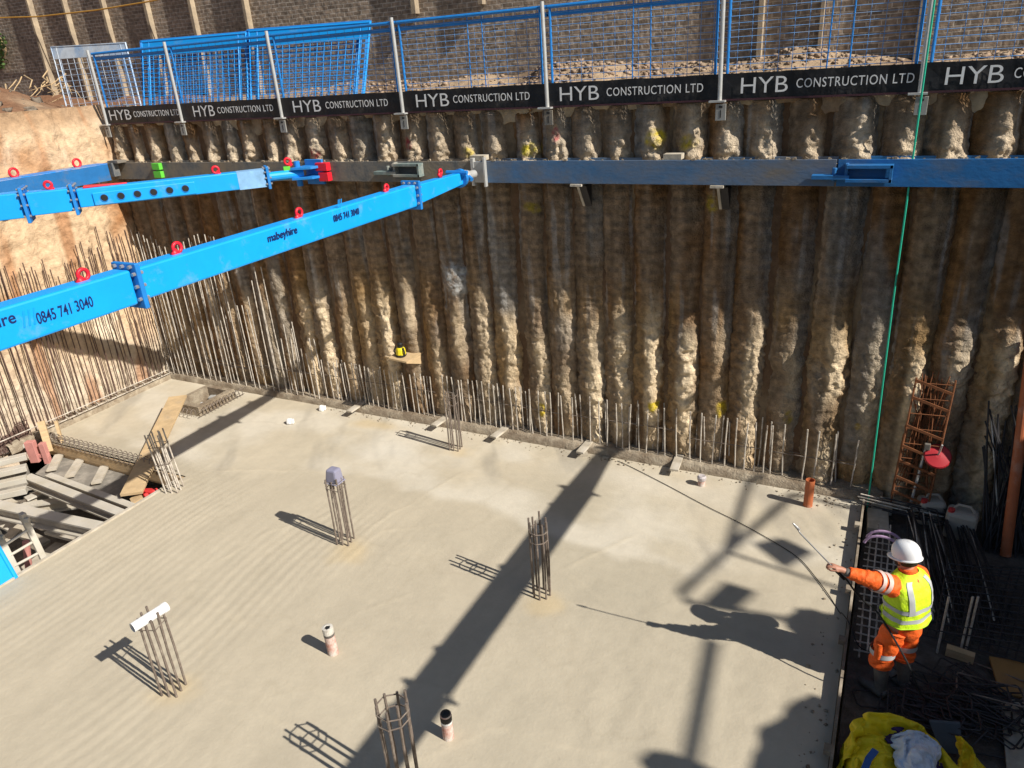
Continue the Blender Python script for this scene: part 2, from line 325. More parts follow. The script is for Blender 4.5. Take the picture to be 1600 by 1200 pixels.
# --- kerbs
def kerb(name, pts, label, topj=.012):
    """pts: list of (front, back) ; a rough concrete upstand"""
    n = len(pts); V = []; Q = []
    for i, (f, b) in enumerate(pts):
        f, b = Vector(f), Vector(b); t = f.lerp(b, .0); h = .13+jit(topj)
        V += [Vector((f.x, f.y, -.05)), Vector((f.x+jit(.012), f.y+jit(.012), h-.02+jit(.008))), f.lerp(b, .12)+Vector((0, 0, h)), f.lerp(b, .55)+Vector((0, 0, h+jit(.02))), Vector((b.x, b.y, h+jit(.03)))]
    for i in range(n-1):
        for k in range(4): Q.append((i*5+k, (i+1)*5+k, (i+1)*5+k+1, i*5+k+1))
    o = npmesh(name, np.array([tuple(v) for v in V]), np.array(Q), M_kerb, smooth=False); tag(o, label, 'kerb', kind='structure')
kerb('back_kerb', [((x, 10.02, 0), (x, 10.62, 0)) for x in np.arange(-14.25, .35, .09)], 'rough concrete kerb along the foot of the pile wall')
kerb('side_kerb', [((-14.0, y, 0), (-14.5, y, 0)) for y in np.arange(10.02, 6.4, -.09)], 'pale concrete kerb along the foot of the earth wall')
# --- ground sheets
def sheet(name, label, x0, x1, y0, y1, zf, m, st=.12, tf=None, kind='structure'):
    xs = np.arange(x0, x1+st*.5, st); ys = np.arange(y0, y1+st*.5, st); X, Yg = np.meshgrid(xs, ys, indexing='ij')
    Z = zf(X, Yg); V = np.stack([X, Yg, Z], -1).reshape(-1, 3)
    o = npmesh(name, V, grid_faces(len(xs), len(ys)), m, None, None if tf is None else tf(X, Yg, Z).reshape(-1, 3)); return tag(o, label, 'ground', kind=kind)
sheet('pit_floor', 'dark dirt floor at the bottom of the pit', -16, 8, -6, 10.9, lambda X, Y: -1.5+.05*fbm(X, Y, 0*X, 2, 3), M_gravel, .3)
sheet('side_ground', 'gravel ground beside the slab edge, coloured dark for deep shade', .14, 7.0, -1, 10.9, lambda X, Y: GZ+.03*fbm(X*2, Y*2, 0*X, 7, 4), M_shaded, .06)
def up_h(X, Y):
    h = TOP+.03+.035*np.clip(Y-10.4, 0, 9)
    h = h+(.02+.36*np.clip(.5+fbm(X*.45, 0*Y, 0*X, 15, 2), 0, 1))*sstep(13.9, 15.0, Y+.5*vn(X*1.1, 0*Y, 0*X, 16))
    lb = sstep(-14.4, -17.5, X)*(.95+.3*fbm(X*.8, Y*.8, 0*X, 17, 3)); h = h+lb*sstep(12.0, 9.6, Y)*.9+.12*sstep(-13.9, -15, X)
    return h+(.10*fbm(X*1.7, Y*1.7, 0*X, 18, 5)+.06*np.abs(fbm(X*5, Y*5, 0*X, 19, 4)))*sstep(10.4, 11.5, Y+np.where(X < -14.3, 3, 0))
def up_t(X, Y, Z):
    b = np.zeros(X.shape+(3,)); b[:] = (.34, .25, .165); b = mixc(b, (.17, .115, .075), sstep(-.1, .45, fbm(X*.9, Y*.9, 0*X, 25, 4)))
    b = mixc(b, (.20, .105, .06), sstep(-14.5, -15.6, X)*sstep(-.5, .2, .35+fbm(X*.7, Y*.7, Z, 26, 4))); return b
sheet('upper_ground', 'rough earth and rubble ground above the pit', -40, 9, 10.42, 15.2, up_h, M_soil, .1, up_t)
sheet('earth_bank', 'brown earth bank above the left wall of the pit', -40, WX-.12, -4, 10.42, up_h, M_soil, .12, up_t)
o = put('far_ground', MB().add([(-300, 15.4, 5.2), (300, 15.4, 5.2), (300, 400, 5.2), (-300, 400, 5.2)], [(0, 1, 2, 3)]), M_gravel); tag(o, 'ground beyond the brick wall', 'ground', kind='structure')
o = put('right_ground', MB().box((60, 5, 5.0), (105.6, 60, .7)), M_gravel); tag(o, 'ground above the right side of the pit', 'ground', kind='structure')

# ================================================================ PILE WALL
meas = [-15.5, -15.0, -14.5, -13.99, -13.47, -12.95, -12.43, -11.96, -11.41, -10.92, -10.48, -9.92, -9.47, -8.95, -8.45, -8.0, -7.48, -6.95, -6.47, -5.98, -5.50, -4.95, -4.48, -4.01, -3.55, -3.06, -2.53, -2.07, -1.60, -1.06, -.52, .01, .48, .95, 1.43, 1.9, 2.4, 2.9, 3.4, 3.9, 4.4, 4.9, 5.4, 5.9, 6.4]
bulge = {-9.47: .9, -8.0: 1.0, -7.48: .7, -6.47: 1.0, -5.50: .8, -4.95: .9, -4.48: .8, -4.01: 1.1, -3.55: .9, -3.06: .9, -2.53: 1.2, -1.60: .7, -.52: 1.3, .48: 1.0, .95: .9, 1.43: 1.1, -8.45: .3, -5.98: .5, -9.92: .8, -6.95: .4}
paint = {-12.95: None}
pw = thing('pile_wall', 'long wall of rough concrete piles across the back of the pit', 'pile wall', (0, WY, 0))
def pile(k, xc):
    x = xc-.07; r = .275; na, nz = (52, 330) if xc < 2.5 else (24, 120)
    yk = WY+jit(.022)
    th = np.linspace(-1.45, 1.45, na); zz = np.linspace(-.25, TOP-.0, nz); TH, Z = np.meshgrid(th, zz, indexing='ij')
    A = TH*r+k*7.3
    b = bulge.get(xc, .1+.25*random.random()); bb = min(1., .35+.65*b)
    rough = .5+.5*fbm(A*1.2, Z*.9, 0*Z+k*1.7, 101, 3)
    low = sstep(2.75+.35*math.sin(k*2.1), 1.9, Z)
    rg = np.clip(.25+.75*low*sstep(.3, .62, rough+.08), 0, 1)
    d = .030*fbm(A*3.0, Z*2.6, 0*Z+k*3.1, 111, 3)*(.35+rg) + .072*(.85*fbm(A*12, Z*10, 0*Z+k, 121, 4, .65)+.55*(.35-np.abs(fbm(A*9, Z*7, 0*Z+k, 125, 3, .6)))+.05)*(.05+.95*rg*bb) + .006*np.sin(Z*48+3*vn(A*2, Z*3, 0*Z, 5))*(1-rg)
    d = d + .085*b*low*np.clip(.62+1.5*fbm(A*1.5, Z*1.3, 0*Z+k*2.3, 131, 3), 0, 1.35)*np.exp(-((TH-.34)/.44)**2)
    d = d+.012*fbm(A*11, Z*.7, 0*Z+k*2.9, 133, 3)*(1-.6*rg)
    pp_ = onY(712, 437, WY); d = d+.07*np.exp(-(((xc-.07+r*np.sin(TH)-pp_.x)/.2)**2+((Z-pp_.z)/.3)**2)**2)
    # lumps on the short upper face
    uph = np.clip((5.28-Z+.22*vn(A*0+k*1.7, Z*0, 0*Z, 7))/.6, 0, 1); uplump = sstep(4.4, 4.55, Z)*uph**.7; d = d + uplump*(.065+.03*random.random())*np.exp(-((TH-.3)/(.15+.5*uph))**2)*(1+1.3*fbm(A*13, Z*10, 0*Z+k, 141, 4, .6))
    rr = r+d-.0; X = x+rr*np.sin(TH)*(1-.05*np.cos(TH)); Y = yk+(r-rr*np.cos(TH))*.85-.15*d
    # tints
    c = np.zeros(TH.shape+(3,)); c[:] = (.235, .168, .108)
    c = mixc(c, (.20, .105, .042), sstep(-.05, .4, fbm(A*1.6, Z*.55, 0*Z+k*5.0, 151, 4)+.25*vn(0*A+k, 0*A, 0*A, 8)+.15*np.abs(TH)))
    c = mixc(c, (.215, .20, .175), sstep(.1, .5, fbm(A*2.6, Z*.4, 0*Z+k*9.0, 161, 4))*.8)
    c = mixc(c, (.34, .33, .31), sstep(.25, .5, fbm(A*9, Z*.8, 0*Z+k*4.0, 171, 3))*.5*sstep(1.4, 2.2, Z))
    c = mixc(c, (.34, .21, .085), sstep(-.1, .4, fbm(A*1.3, Z*.7, 0*Z+k*6.0, 181, 3))*sstep(3.3, 2.2, Z)*.8)
    c = c*(1+.35*fbm(A*3, Z*16, 0*Z+k, 185, 3)*(1-rg)+.25*vn(A*14, Z*14, 0*Z+k, 187))[..., None]
    c = mixc(c, (.76, .61, .41), np.clip(rg*1.35-.35, 0, 1)*.97*min(1, .3+.7*b)*(.12+.88*np.exp(-((TH-.36+.25*fbm(A*2, Z*3, 0*Z+k, 137, 3))/.42)**4)))  # pale overbreak colour held to the sun-facing side, painting it as lit
    c = mixc(c, (.60, .49, .35), np.clip(uplump*1.3, 0, 1)*.9*np.exp(-((TH-.3)/.5)**2))  # upper lumps likewise painted paler on their sunward side
    stv = fbm(A*15, Z*.55, 0*Z+k*2.9, 189, 3); c = c*(1+.55*np.clip(stv, -.6, .8)*(1-.7*rg))[..., None]
    def spot(px, py, rx, rz, col, s):
        nonlocal c
        p = onY(px, py, WY); m = sstep(1.0, .45, np.hypot((X-p.x)/rx, (Z-p.z)/rz)+.5*fbm(X*9, Z*9, 0*Z, s, 3)); c = mixc(c, col, m*np.clip(.6+.9*fbm(X*20, Z*20, 0*X, s+3, 2), 0, .92))
    for sp in ((1025, 215, .14, .16, (.62, .48, .02)), (828, 232, .18, .14, (.55, .45, .03)), (732, 238, .1, .1, (.65, .5, .02)), (1075, 222, .15, .12, (.5, .38, .03)), (868, 212, .09, .13, (.5, .05, .08)), (640, 225, .1, .12, (.4, .06, .07)), (495, 240, .13, .1, (.45, .03, .05)),
               (848, 640, .1, .16, (.62, .46, .02)), (1022, 632, .09, .14, (.6, .45, .02)), (1128, 640, .09, .16, (.5, .36, .02)), (830, 325, .16, .1, (.35, .27, .04)), (1110, 318, .12, .15, (.4, .30, .04)), (1232, 655, .08, .14, (.38, .28, .04)), (1340, 668, .06, .06, (.4, .26, .04))):
        spot(*sp, 191+k)
    spot(712, 437, .27, .40, (.46, .47, .46), 300)
    V = np.stack([X, Y, Z], -1).reshape(-1, 3)
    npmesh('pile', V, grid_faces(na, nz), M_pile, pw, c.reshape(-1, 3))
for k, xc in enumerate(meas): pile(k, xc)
def infill():
    xs = np.arange(-15.2, 6.6, .05); zs = np.arange(-.3, TOP+.02, .05); X, Z = np.meshgrid(xs, zs, indexing='ij')
    Y = WY+.105+.06*fbm(X*4, Z*1.5, 0*X, 201, 4)
    c = np.zeros(X.shape+(3,)); c[:] = (.14, .085, .05); c = mixc(c, (.22, .16, .10), sstep(-.1, .4, fbm(X*2, Z, 0*X, 205, 4)))
    npmesh('soil_infill', np.stack([X, Y, Z], -1).reshape(-1, 3), grid_faces(len(xs), len(zs)), M_soil, pw, c.reshape(-1, 3))
    # ragged crust of soil hanging over the top edge
    xs = np.arange(-14.3, 6.6, .025); t = np.linspace(0, 1, 26); X, T = np.meshgrid(xs, t, indexing='ij')
    drop = .10+.34*np.clip(fbm(X*3.2, 0*X, 0*X, 211, 3), 0, 1)
    Z = TOP+.05-np.clip((T-.4)/.6, 0, 1)*drop; Y = WY+.3-np.clip(T/.4, 0, 1)*(.28+.0*X)+.05*T*T+.035*fbm(X*8, Z*8, 0*X, 215, 4)
    Y = np.where(T > .95, Y+.12, Y)
    c = np.zeros(X.shape+(3,)); c[:] = (.40, .32, .22); c = mixc(c, (.27, .19, .12), sstep(-.1, .3, fbm(X*3, Z*3, 0*X, 219, 3)))
    npmesh('soil_crust', np.stack([X, Y, Z], -1).reshape(-1, 3), grid_faces(len(xs), len(t)), M_soil, pw, c.reshape(-1, 3))
infill()
# ================================================================ EARTH WALL (left) and RIGHT WALL
def earth():
    ys = np.arange(1.2, 10.55, .028); zs = np.linspace(-.4, 5.75, 220); Yg, Z = np.meshgrid(ys, zs, indexing='ij')
    ph = Yg/.52*math.pi; p = np.abs(np.sin(ph+.3*vn(Yg*.7, Z*.4, 0*Z, 3)))
    d = .06*p*sstep(.0, .4, 1-.4*vn(Yg*.5, Z*.5, 0*Z, 301)) + .07*fbm(Yg*1.2, Z*1.2, 0*Z, 305, 5, .6) + .06*fbm(Yg*6, Z*5, 0*Z, 311, 5, .6)
    X = WX-.02+d-.15*sstep(5.3, 5.75, Z)
    c = np.zeros(Z.shape+(3,)); c[:] = (.57, .41, .26)
    c = mixc(c, (.36, .17, .07), sstep(.0, .5, fbm(Yg*.8, Z*.8, 0*Z, 321, 4)))
    c = mixc(c, (.70, .59, .44), sstep(.05, .45, fbm(Yg*1.3, Z*.6, 0*Z, 325, 4)))
    c = mixc(c, (.55, .48, .38), sstep(2.2, .6, Z+1.0*fbm(Yg*.8, Z*.8, 0*Z, 331, 3))*.7)
    c = mixc(c, (.30, .19, .11), sstep(5.25, 5.6, Z)*.8)
    c = mixc(c, (.32, .12, .04), sstep(.25, .5, fbm(Yg*2.5, Z*.35, 0*Z, 341, 3))*.6)
    ew = npmesh('earth_wall', np.stack([X, Yg, Z], -1).reshape(-1, 3), grid_faces(len(ys), len(zs)), M_soil, None, c.reshape(-1, 3), loc=(WX, 6, 0))
    tag(ew, 'sunlit orange and tan earth wall on the left of the pit', 'earth wall')
earth()
rw = thing('hoarding_wall', 'tall plain site wall closing the right side of the pit', 'wall', (RX, 4, 0))
put('wall', MB().box((RX+.16, 4.7, 2.6), (.3, 12.4, 5.6)), M_soil if False else M_ply, rw)
put('hoarding_panel', MB().box((RX+.1, 10.15, 5.9), (.06, 1.6, 1.0)), M_plyY, rw)
# brick wall
bw = thing('brick_wall', 'old dark brick wall behind the rubble at the top of the picture', 'brick wall', (-8, 15, 5))
put('wall', MB().box((-14, 15.25, 7.7), (52, .5, 5.6)), M_brick, bw)
M_post = mat('timber_grey', (.40, .32, .22), .85, var=.3, vscale=5, bump=.003, dirt=(.24, .19, .14), dirt_amt=.4)
def tpost(x, z0, z1, lab, wd=.11, dp=.09, lean=0.):
    wd *= .8; z0 = 5.4 if z0 < 6.6 else z0
    t = put('timber_post', MB().beam((x, 15-dp/2-.005, z0), (x+lean, 15-dp/2-.005, z1), dp, wd, up=(1, 0, 0)), M_post, loc=(x, 15, z0)); tag(t, lab, 'timber post', 'timber posts on the brick wall')
tpost(-22.6, 6.5, 9.6, 'timber post on the brick wall, leftmost, by the ivy', .10, .16)
tpost(-21.1, 6.1, 9.6, 'pale timber post on the brick wall above the whitish mesh panel', .09, .14)
tpost(-19.55, 6.0, 9.6, 'timber post on the brick wall left of the blue panel stacks', .12, .13)
tpost(-17.9, 6.0, 9.4, 'timber post on the brick wall over left end of first blue stack', .12, .14)
tpost(-16.3, 6.0, 9.2, 'timber post on the brick wall over middle of first blue stack', .12, .14)
tpost(-14.5, 5.9, 9.0, 'timber post on the brick wall between the two blue panel stacks', .10, .16)
tpost(-9.72, 7.08, 9.0, 'short timber post ending high on the brick wall, right of the blue stacks', .13, .16)
tpost(-8.1, 7.12, 9.0, 'short timber stub barely showing at top edge of the brick wall', .13, .15)
tpost(-2.55, 5.6, 9.0, 'timber post on the brick wall behind the sixth fence post', .1, .15)
tpost(-1.55, 6.08, 9.0, 'thin timber post on the brick wall behind the fifth lettered bay', .07, .12)
tpost(-.05, 5.7, 9.0, 'timber post on the brick wall behind the green rope', .1, .15)
# rubble stuff along the brick wall foot
def rubble(name, label, pts, smin, smax, m):
    cub = np.array([(-1, -1, -1), (1, -1, -1), (1, 1, -1), (-1, 1, -1), (-1, -1, 1), (1, -1, 1), (1, 1, 1), (-1, 1, 1)])*.62
    fq = np.array([(0, 3, 2, 1), (4, 5, 6, 7), (0, 1, 5, 4), (1, 2, 6, 5), (2, 3, 7, 6), (3, 0, 4, 7)])
    V = []; Q = []; rs = np.random.RandomState(5)
    for i, p in enumerate(pts):
        s = smin+(smax-smin)*rs.rand()**2.5; v = cub*(1+.9*(rs.rand(8, 3)-.5))*s*np.array([1.2, .5+.6*rs.rand(), .4+.5*rs.rand()])
        a = rs.rand()*6.28; R = np.array([[math.cos(a), -math.sin(a), 0], [math.sin(a), math.cos(a), 0], [0, 0, 1]])
        V.append(v@R.T+np.array(p)); Q.append(fq+8*i)
    o = npmesh(name, np.concatenate(V), np.concatenate(Q), m, smooth=False); return tag(o, label, 'rubble', kind='stuff')
pts = []
for i in range(5000):
    x = random.uniform(-13, 3); y = 15-abs(random.gauss(0, 1.3))-.05
    if y < 11.6: continue
    z = float(up_h(np.array(x), np.array(y)))
    if vn(x*.8, y*.8, 0, 401) < -.35 and random.random() < .6: continue
    pts.append((x, y, z+.01))
rubble('rubble', 'broken stone and brick rubble heaped along the foot of the brick wall', pts, .010, .07, M_rubble)
pts = [(random.uniform(-22, -14.6), y, float(up_h(np.array(-16.), np.array(y)))-.02) for y in [random.uniform(8, 14) for _ in range(250)]]
rubble('loose_earth_clods', 'brown clods of earth on the bank at far left', [(x, y, float(up_h(np.array(x), np.array(y)))) for x, y, z in pts], .03, .16, M_gravel)
# roots + ivy + cord
iv = thing('ivy_plant', 'small patch of green ivy on the brick wall at the left edge', 'ivy', onY(5, 85, 14.9))
mb = MB(); mb2 = MB()
for i in range(260):
    p = onY(random.gauss(0, 5.5), random.uniform(52, 100)+8*random.random(), 14.93-random.random()*.18); s = .05+.05*random.random()
    n = Vector((jit(1), -1, jit(1))).normalized(); u = n.cross(Vector((jit(1), jit(1), 1))).normalized(); v = n.cross(u)
    mb.add([p-u*s*.5, p-v*s*.5, p+u*s*.6, p+v*s*.5], [(0, 1, 2, 3)])
put('leaves', mb, M_leaf, iv)
for i in range(5): mb2.tube([onY(4+jit(5), 102, 14.94), onY(6+jit(4), 80, 14.94), onY(3+jit(5), 58, 14.94)], .012, 5)
put('stems', mb2, M_wood, iv)
rt = MB()
for i in range(16):
    x0 = random.uniform(0, 105); y0 = random.uniform(108, 135); P = [onY(x0+jit(3)+k*jit(9), y0+k*random.uniform(5, 11), 13.6-k*.35) for k in range(4)]
    rt.tube(P, [.02, .018, .012, .006], 5)
o = put('tree_roots', rt, M_wood, loc=onY(50, 120, 13)); tag(o, 'pale dead roots hanging over the brown bank at far left', 'roots')
o = put('twine', MB().tube([onY(x, y, 14.75) for x, y in ((-40, 29), (60, 26), (150, 16), (235, 2), (300, -12))], .018, 6), M_yrope, loc=onY(60, 26, 14.75)); tag(o, 'thin orange cord strung in front of the brick wall', 'cord')

# ================================================================ WALER BEAMS
WF = 9.95; WZ0, WZ1 = 4.37, 4.685
def waler(name, label, x0, x1, m):
    t = thing(name, label, 'steel beam', ((x0+x1)/2, WF, WZ0), 'waler beams along the pile wall')
    h = WZ1-WZ0; zc = (WZ0+WZ1)/2
    put('front_flange', MB().box(((x0+x1)/2, WF+.012, zc), (x1-x0, .024, h)), m, t, bevel=.004)
    put('back_flange', MB().box(((x0+x1)/2, WF+.285, zc), (x1-x0, .024, h)), m, t)
    put('web', MB().box(((x0+x1)/2, WF+.15, zc+.02), (x1-x0-.002, .24, .018)), m, t)
    # mortar and soil lying on top
    xs = np.arange(x0, x1, .03); V = []; Q = []
    ys = np.linspace(WF+.03, WF+.27, 8); X, Y = np.meshgrid(xs, ys, indexing='ij'); Z = zc+.03+.07*np.clip(.6+fbm(X*3, Y*3, 0*X, 501, 4), 0, 2)*1.0
    c = np.zeros(X.shape+(3,)); c[:] = (.42, .35, .26); npmesh('spoil', np.stack([X, Y, Z], -1).reshape(-1, 3), grid_faces(len(xs), len(ys)), M_soil, t, c.reshape(-1, 3))
    cr = MB()
    for i in range(int((x1-x0)*9)):
        x = random.uniform(x0, x1); s = random.uniform(.008, .028); cr.box((x, WF+.02+jit(.01), WZ1+s*.35), (s*2, s*1.2, s), R=Matrix.Rotation(jit(.5), 3, 'Y'))
    o = put('crumbs', cr, M_kerb, t); o['kind'] = 'stuff'
    return t
wl1 = waler('waler_beam', 'muddy grey steel waler beam at left, behind the blue struts', -14.0, -5.78, M_walerG)
wl2 = waler('waler_beam', 'dirty dull blue steel waler beam in the middle of the pile wall', -5.70, -.72, M_walerB)
wl3 = waler('waler_beam', 'clean bright blue steel waler beam at the right end', -.70, 6.4, M_walerR)
# light joint plate between first two
put('end_plate', MB().box((-5.74, WF-.01, 4.53), (.05, .07, .40)), M_galv, wl2, bevel=.004)
# left waler along the earth wall
lw = thing('waler_beam', 'blue steel waler beam streaked with concrete along the earth wall', 'steel beam', (-14, 6, WZ0), 'waler beams along the pile wall')
put('front_flange', MB().box((-13.75, 5.4, 4.55), (.024, 8.6, .32)), M_walerR, lw)
put('back_flange', MB().box((-14.05, 5.4, 4.55), (.024, 8.6, .32)), M_walerR, lw)
put('top_plate', MB().box((-13.9, 5.4, 4.70), (.33, 8.6, .02)), mat('waler_top_streaked', (.02, .22, .66), .6, var=.2, dirt=(.45, .40, .32), dirt_amt=.4, dirt_scale=1.6), lw)
put('end_lug', MB().box((-13.78, 9.80, 4.58), (.25, .14, .26)).box((-13.66, 9.86, 4.72), (.30, .2, .05)), M_walerG, lw, bevel=.006)
for (y) in (9.2, 8.0, 6.6):
    mb = MB(); mb.tube([Vector((-13.9, y+.075*math.cos(a), 4.78+.075*math.sin(a))) for a in np.linspace(0, 2*math.pi, 14)[:-1]], .022, 6, closed=True)
    put('lifting_lug', mb, M_red, lw, smooth=True)
def bracket(px, py, m, par, s=1.0):
    p = onY(px, py, WF-.05); mb = MB()
    mb.box((p.x-.22*s, WF-.07, p.z-.075), (.42*s, .12, .05)).box((p.x+.20*s, WF-.08, p.z+.05), (.5*s, .14, .04)).box((p.x+.20*s, WF-.08, p.z-.11), (.5*s, .14, .04)).box((p.x+.43*s, WF-.08, p.z-.03), (.035, .14, .2)).box((p.x-.05*s, WF-.05, p.z-.02), (.035, .1, .2))
    mb.tube([(p.x-.18*s, WF-.07, p.z-.12), (p.x-.18*s, WF-.07, p.z+.03)], .028, 10)
    put('splice_bracket', mb, m, par, bevel=.004)
bracket(1330, 266, M_walerR, wl3); bracket(622, 262, mat('bracket_grey_green', (.16, .21, .20), .7, dirt=(.4, .36, .3), dirt_amt=.35), wl1)
for px in (905, 1123):
    p = onY(px, 291, 10.05); o = thing('support_bracket', 'pale triangular bracket under the dull blue waler, %s of the pair' % ('left' if px < 1000 else 'right'), 'bracket', (p.x, 10.1, WZ0), 'brackets under the waler')
    put('shelf', MB().box((p.x, 10.02, WZ0-.02), (.17, .22, .03)), M_woodG, o); put('gusset', MB().prism([(p.x+.03, 9.98, WZ0-.035), (p.x+.03, 10.2, WZ0-.035), (p.x+.03, 10.2, WZ0-.36)], (.10, 0, 0)), M_dark, o); put('gusset_edge', MB().prism([(p.x-.01, 9.97, WZ0-.035), (p.x-.01, 10.02, WZ0-.035), (p.x-.01, 10.2, WZ0-.30), (p.x-.01, 10.2, WZ0-.36)], (.035, 0, 0)), M_woodG, o)
for px in (748, 1052):
    p = onY(px, 248, WF+.1); o = put('timber_block', MB().box((p.x, WF+.12, WZ1+.035), (.24, .16, .07)), M_woodG, loc=(p.x, WF, WZ1)); tag(o, 'small timber block lying on the waler beside the %s' % ('end of the long strut' if px < 800 else 'yellow paint splash'), 'timber block', 'timber blocks on the waler')
p = onY(248, 265, WF-.02); cl = put('beam_clamp', MB().box((p.x, WF-.04, 4.62), (.2, .08, .12)).box((p.x, WF-.04, 4.47), (.2, .08, .12)).box((p.x, WF-.02, 4.55), (.1, .04, .05)), M_lime, loc=(p.x, WF, 4.5), bevel=.006); tag(cl, 'bright green clamp on the muddy waler beam', 'clamp')
# ================================================================ STRUTS
def ring(c, d, r=.055, n=14, thick=.020, upv=Vector((0, 0, 1))):
    mb = MB(); d = Vector(d).normalized(); c = Vector(c)
    mb.tube([c+(d*math.cos(a)+upv*math.sin(a))*r for a in np.linspace(0, 2*math.pi, n+1)[:-1]], thick, 6, closed=True)
    mb.beam(c-upv*r*1.6-d*.05, c-upv*r*.7-d*.0, .03, .08, up=d)
    return mb
def flange(t, c, d, wd, h, nm='joint_flange', m=None):
    d = Vector(d).normalized(); c = Vector(c); s = d.cross(Vector((0, 0, 1))).normalized(); u = Vector((0, 0, 1))
    f = put(nm, MB().beam(c-d*.022, c+d*.022, wd+.11, h+.11), m or M_blue_dk, t, bevel=.008)
    for a in (-1, 0, 1):
        q = c+u*(h/2+.028)+s*a*(wd/2); put('bolt', MB().tube([q-d*.05, q+d*.05], .016, 6), M_steel, f)
        for sg in (-1, 1): q = c+s*sg*(wd/2+.028)+u*a*(h/2.6); put('bolt', MB().tube([q-d*.05, q+d*.05], .016, 6), M_steel, f)
def strut(label, xr, y0, y1, zc=4.495, named=False):
    t = thing('steel_strut', label, 'strut', (xr, y1, 4.2), 'blue box struts propping the pit')
    wd, h = .19, .275; x = xr-wd/2
    put('box_section', MB().beam((x, y0, zc), (x, 3.86, zc), wd+.012, h+.016), M_blue, t, bevel=.018)
    put('box_section', MB().beam((x, 3.94, zc+.004), (x, 8.1, zc+.008), wd, h), M_blue, t, bevel=.018)
    flange(t, (x, 3.9, zc), (0, 1, 0), wd, h)
    flange(t, (x, 8.13, zc+.008), (0, 1, 0), wd-.02, h-.02)
    put('tapered_head', MB().beam((x, 8.16, zc+.008), (x, 9.35, zc+.03), wd-.02, h-.03, w2=.13, h2=.16), M_blue, t, bevel=.012)
    put('head_ring', MB().lathe((x, 9.35, zc+.03), [(.0, -.01), (.13, -.01), (.13, .05), (.0, .05)], 20, (0, 1, 0)), M_blue_dk, t)
    put('swivel_ball', MB().lathe((x, 9.38, zc+.03), [(.02, .0), (.085, .05), (.10, .12), (.085, .2), (.06, .26), (.06, .40)], 18, (0, 1, 0)), M_galv, t, smooth=True)
    put('bearing_plate', MB().box((x+.12, WF-.04, 4.53), (.03, .07, .42)).box((x, WF-.02, 4.53), (.22, .03, .3)), M_galv, t, bevel=.004)
    put('head_pin', MB().tube([(x+.15, 9.45, zc), (x+.05, 9.5, zc+.05)], .03, 8).tube([(x-.17, 9.3, zc+.12), (x+.17, 9.3, zc+.12)], .03, 8), M_blue_dk, t)
    for px, py in (([(132, 437), (278, 393), (467, 331), (603, 287), (688, 268)]) if named else [(132, 437), (278, 393), (467, 331), (603, 287)]):
        p = onX(px, py, -5.55-wd/2); put('lifting_lug', ring((x, p.y, zc+h/2+.052), (0, 1, 0), (.044 if px < 600 else .036), 14, .016), M_red, t, smooth=True)
    return t, x+wd/2, zc, h
ms, fx, fz, fh = strut('long sky blue box strut with stencilled phone number, from pile wall to left edge', -5.55, -1.0, 9.9, named=True)
strut('blue box strut above the right of the pit, out of the frame', 1.74, -1.0, 9.9)
def on_strut(px, py): return onX(px, py, fx)
def st_text(s, a, b, hh, m=M_navy, thin=.012):
    """a, b: pixel positions of the lower left and lower right corner of the lettering"""
    p, q = on_strut(*a), on_strut(*b); d = Vector((0, q.y-p.y, 0)); text('lettering', s, m, ms, (fx+.008, p.y, p.z), d, (0, 0, 1), abs(q.y-p.y), hh, .002, thin)
st_text('0845 741 3040', (59, 507), (147, 481), .088)
st_text('mabeyhire', (-88, 546), (31, 519), .115)
st_text('mabeyhire', (419, 382), (465, 368), .10, thin=.016)
st_text('0845 741 3040', (521, 347), (561, 335), .075, thin=.016)
for px, py, s in ((36, 512, .13), (527, 324, .09)):
    p = on_strut(px, py); mb = MB()
    for k in range(3): mb.prism([(fx+.0085, p.y+k*s*.3, p.z), (fx+.0085, p.y+k*s*.3+s*.12, p.z), (fx+.0085, p.y+k*s*.3+s*.34, p.z+s*.9), (fx+.0085, p.y+k*s*.3+s*.22, p.z+s*.9)], (.0015, 0, 0))
    put('logo', mb, M_navyL, ms)
# diagonal brace in the corner
P1 = Vector((-8.78, WF-.03, 4.53)); DR = Vector((-2.95, -3.55, 0)).normalized(); SD = DR.cross(Vector((0, 0, 1))).normalized()
br = thing('diagonal_brace', 'blue diagonal corner brace with a row of round holes', 'strut', P1)
def at(s, dz=0., side=0.): return P1+DR*s+Vector((0, 0, dz))+SD*side
put('foot_plate', MB().box((P1.x+.0, WF-.03, 4.53), (.36, .05, .40)), M_blue_dk, br, bevel=.006)
put('foot_bracket', MB().prism([(P1.x+.16, WF-.06, 4.44), (P1.x+.12, WF-.26, 4.44), (P1.x-.20, WF-.40, 4.44), (P1.x-.18, WF-.06, 4.44)], (0, 0, .04)).prism([(P1.x+.16, WF-.06, 4.60), (P1.x+.12, WF-.26, 4.60), (P1.x-.20, WF-.40, 4.60), (P1.x-.18, WF-.06, 4.60)], (0, 0, .04)), M_blue_dk, br, bevel=.005)
put('foot_pin', MB().tube([at(.28, -.2), at(.28, .2)], .05, 12), M_blue_dk, br)
put('ram', MB().tube([at(.2), at(.75)], .075, 14), M_blue, br, smooth=False)
put('lug_plate', MB().box(at(.45, .09), (.11, .04, .09), math.atan2(DR.y, DR.x)), M_lime, br)
flange(br, at(.78), DR, .20, .24)
put('box_section', MB().beam(at(.82), at(3.55, .01), .23, .27), M_blue, br, bevel=.016)
put('end_band', MB().beam(at(.83), at(1.25), .236, .276), mat('band_pale_blue', (.22, .42, .66), .5), br)
sp = put('slotted_plate', MB().beam(at(1.9, -.02, -.13), at(3.35, -.02, -.13), .03, .19), M_blue, br, bevel=.012)
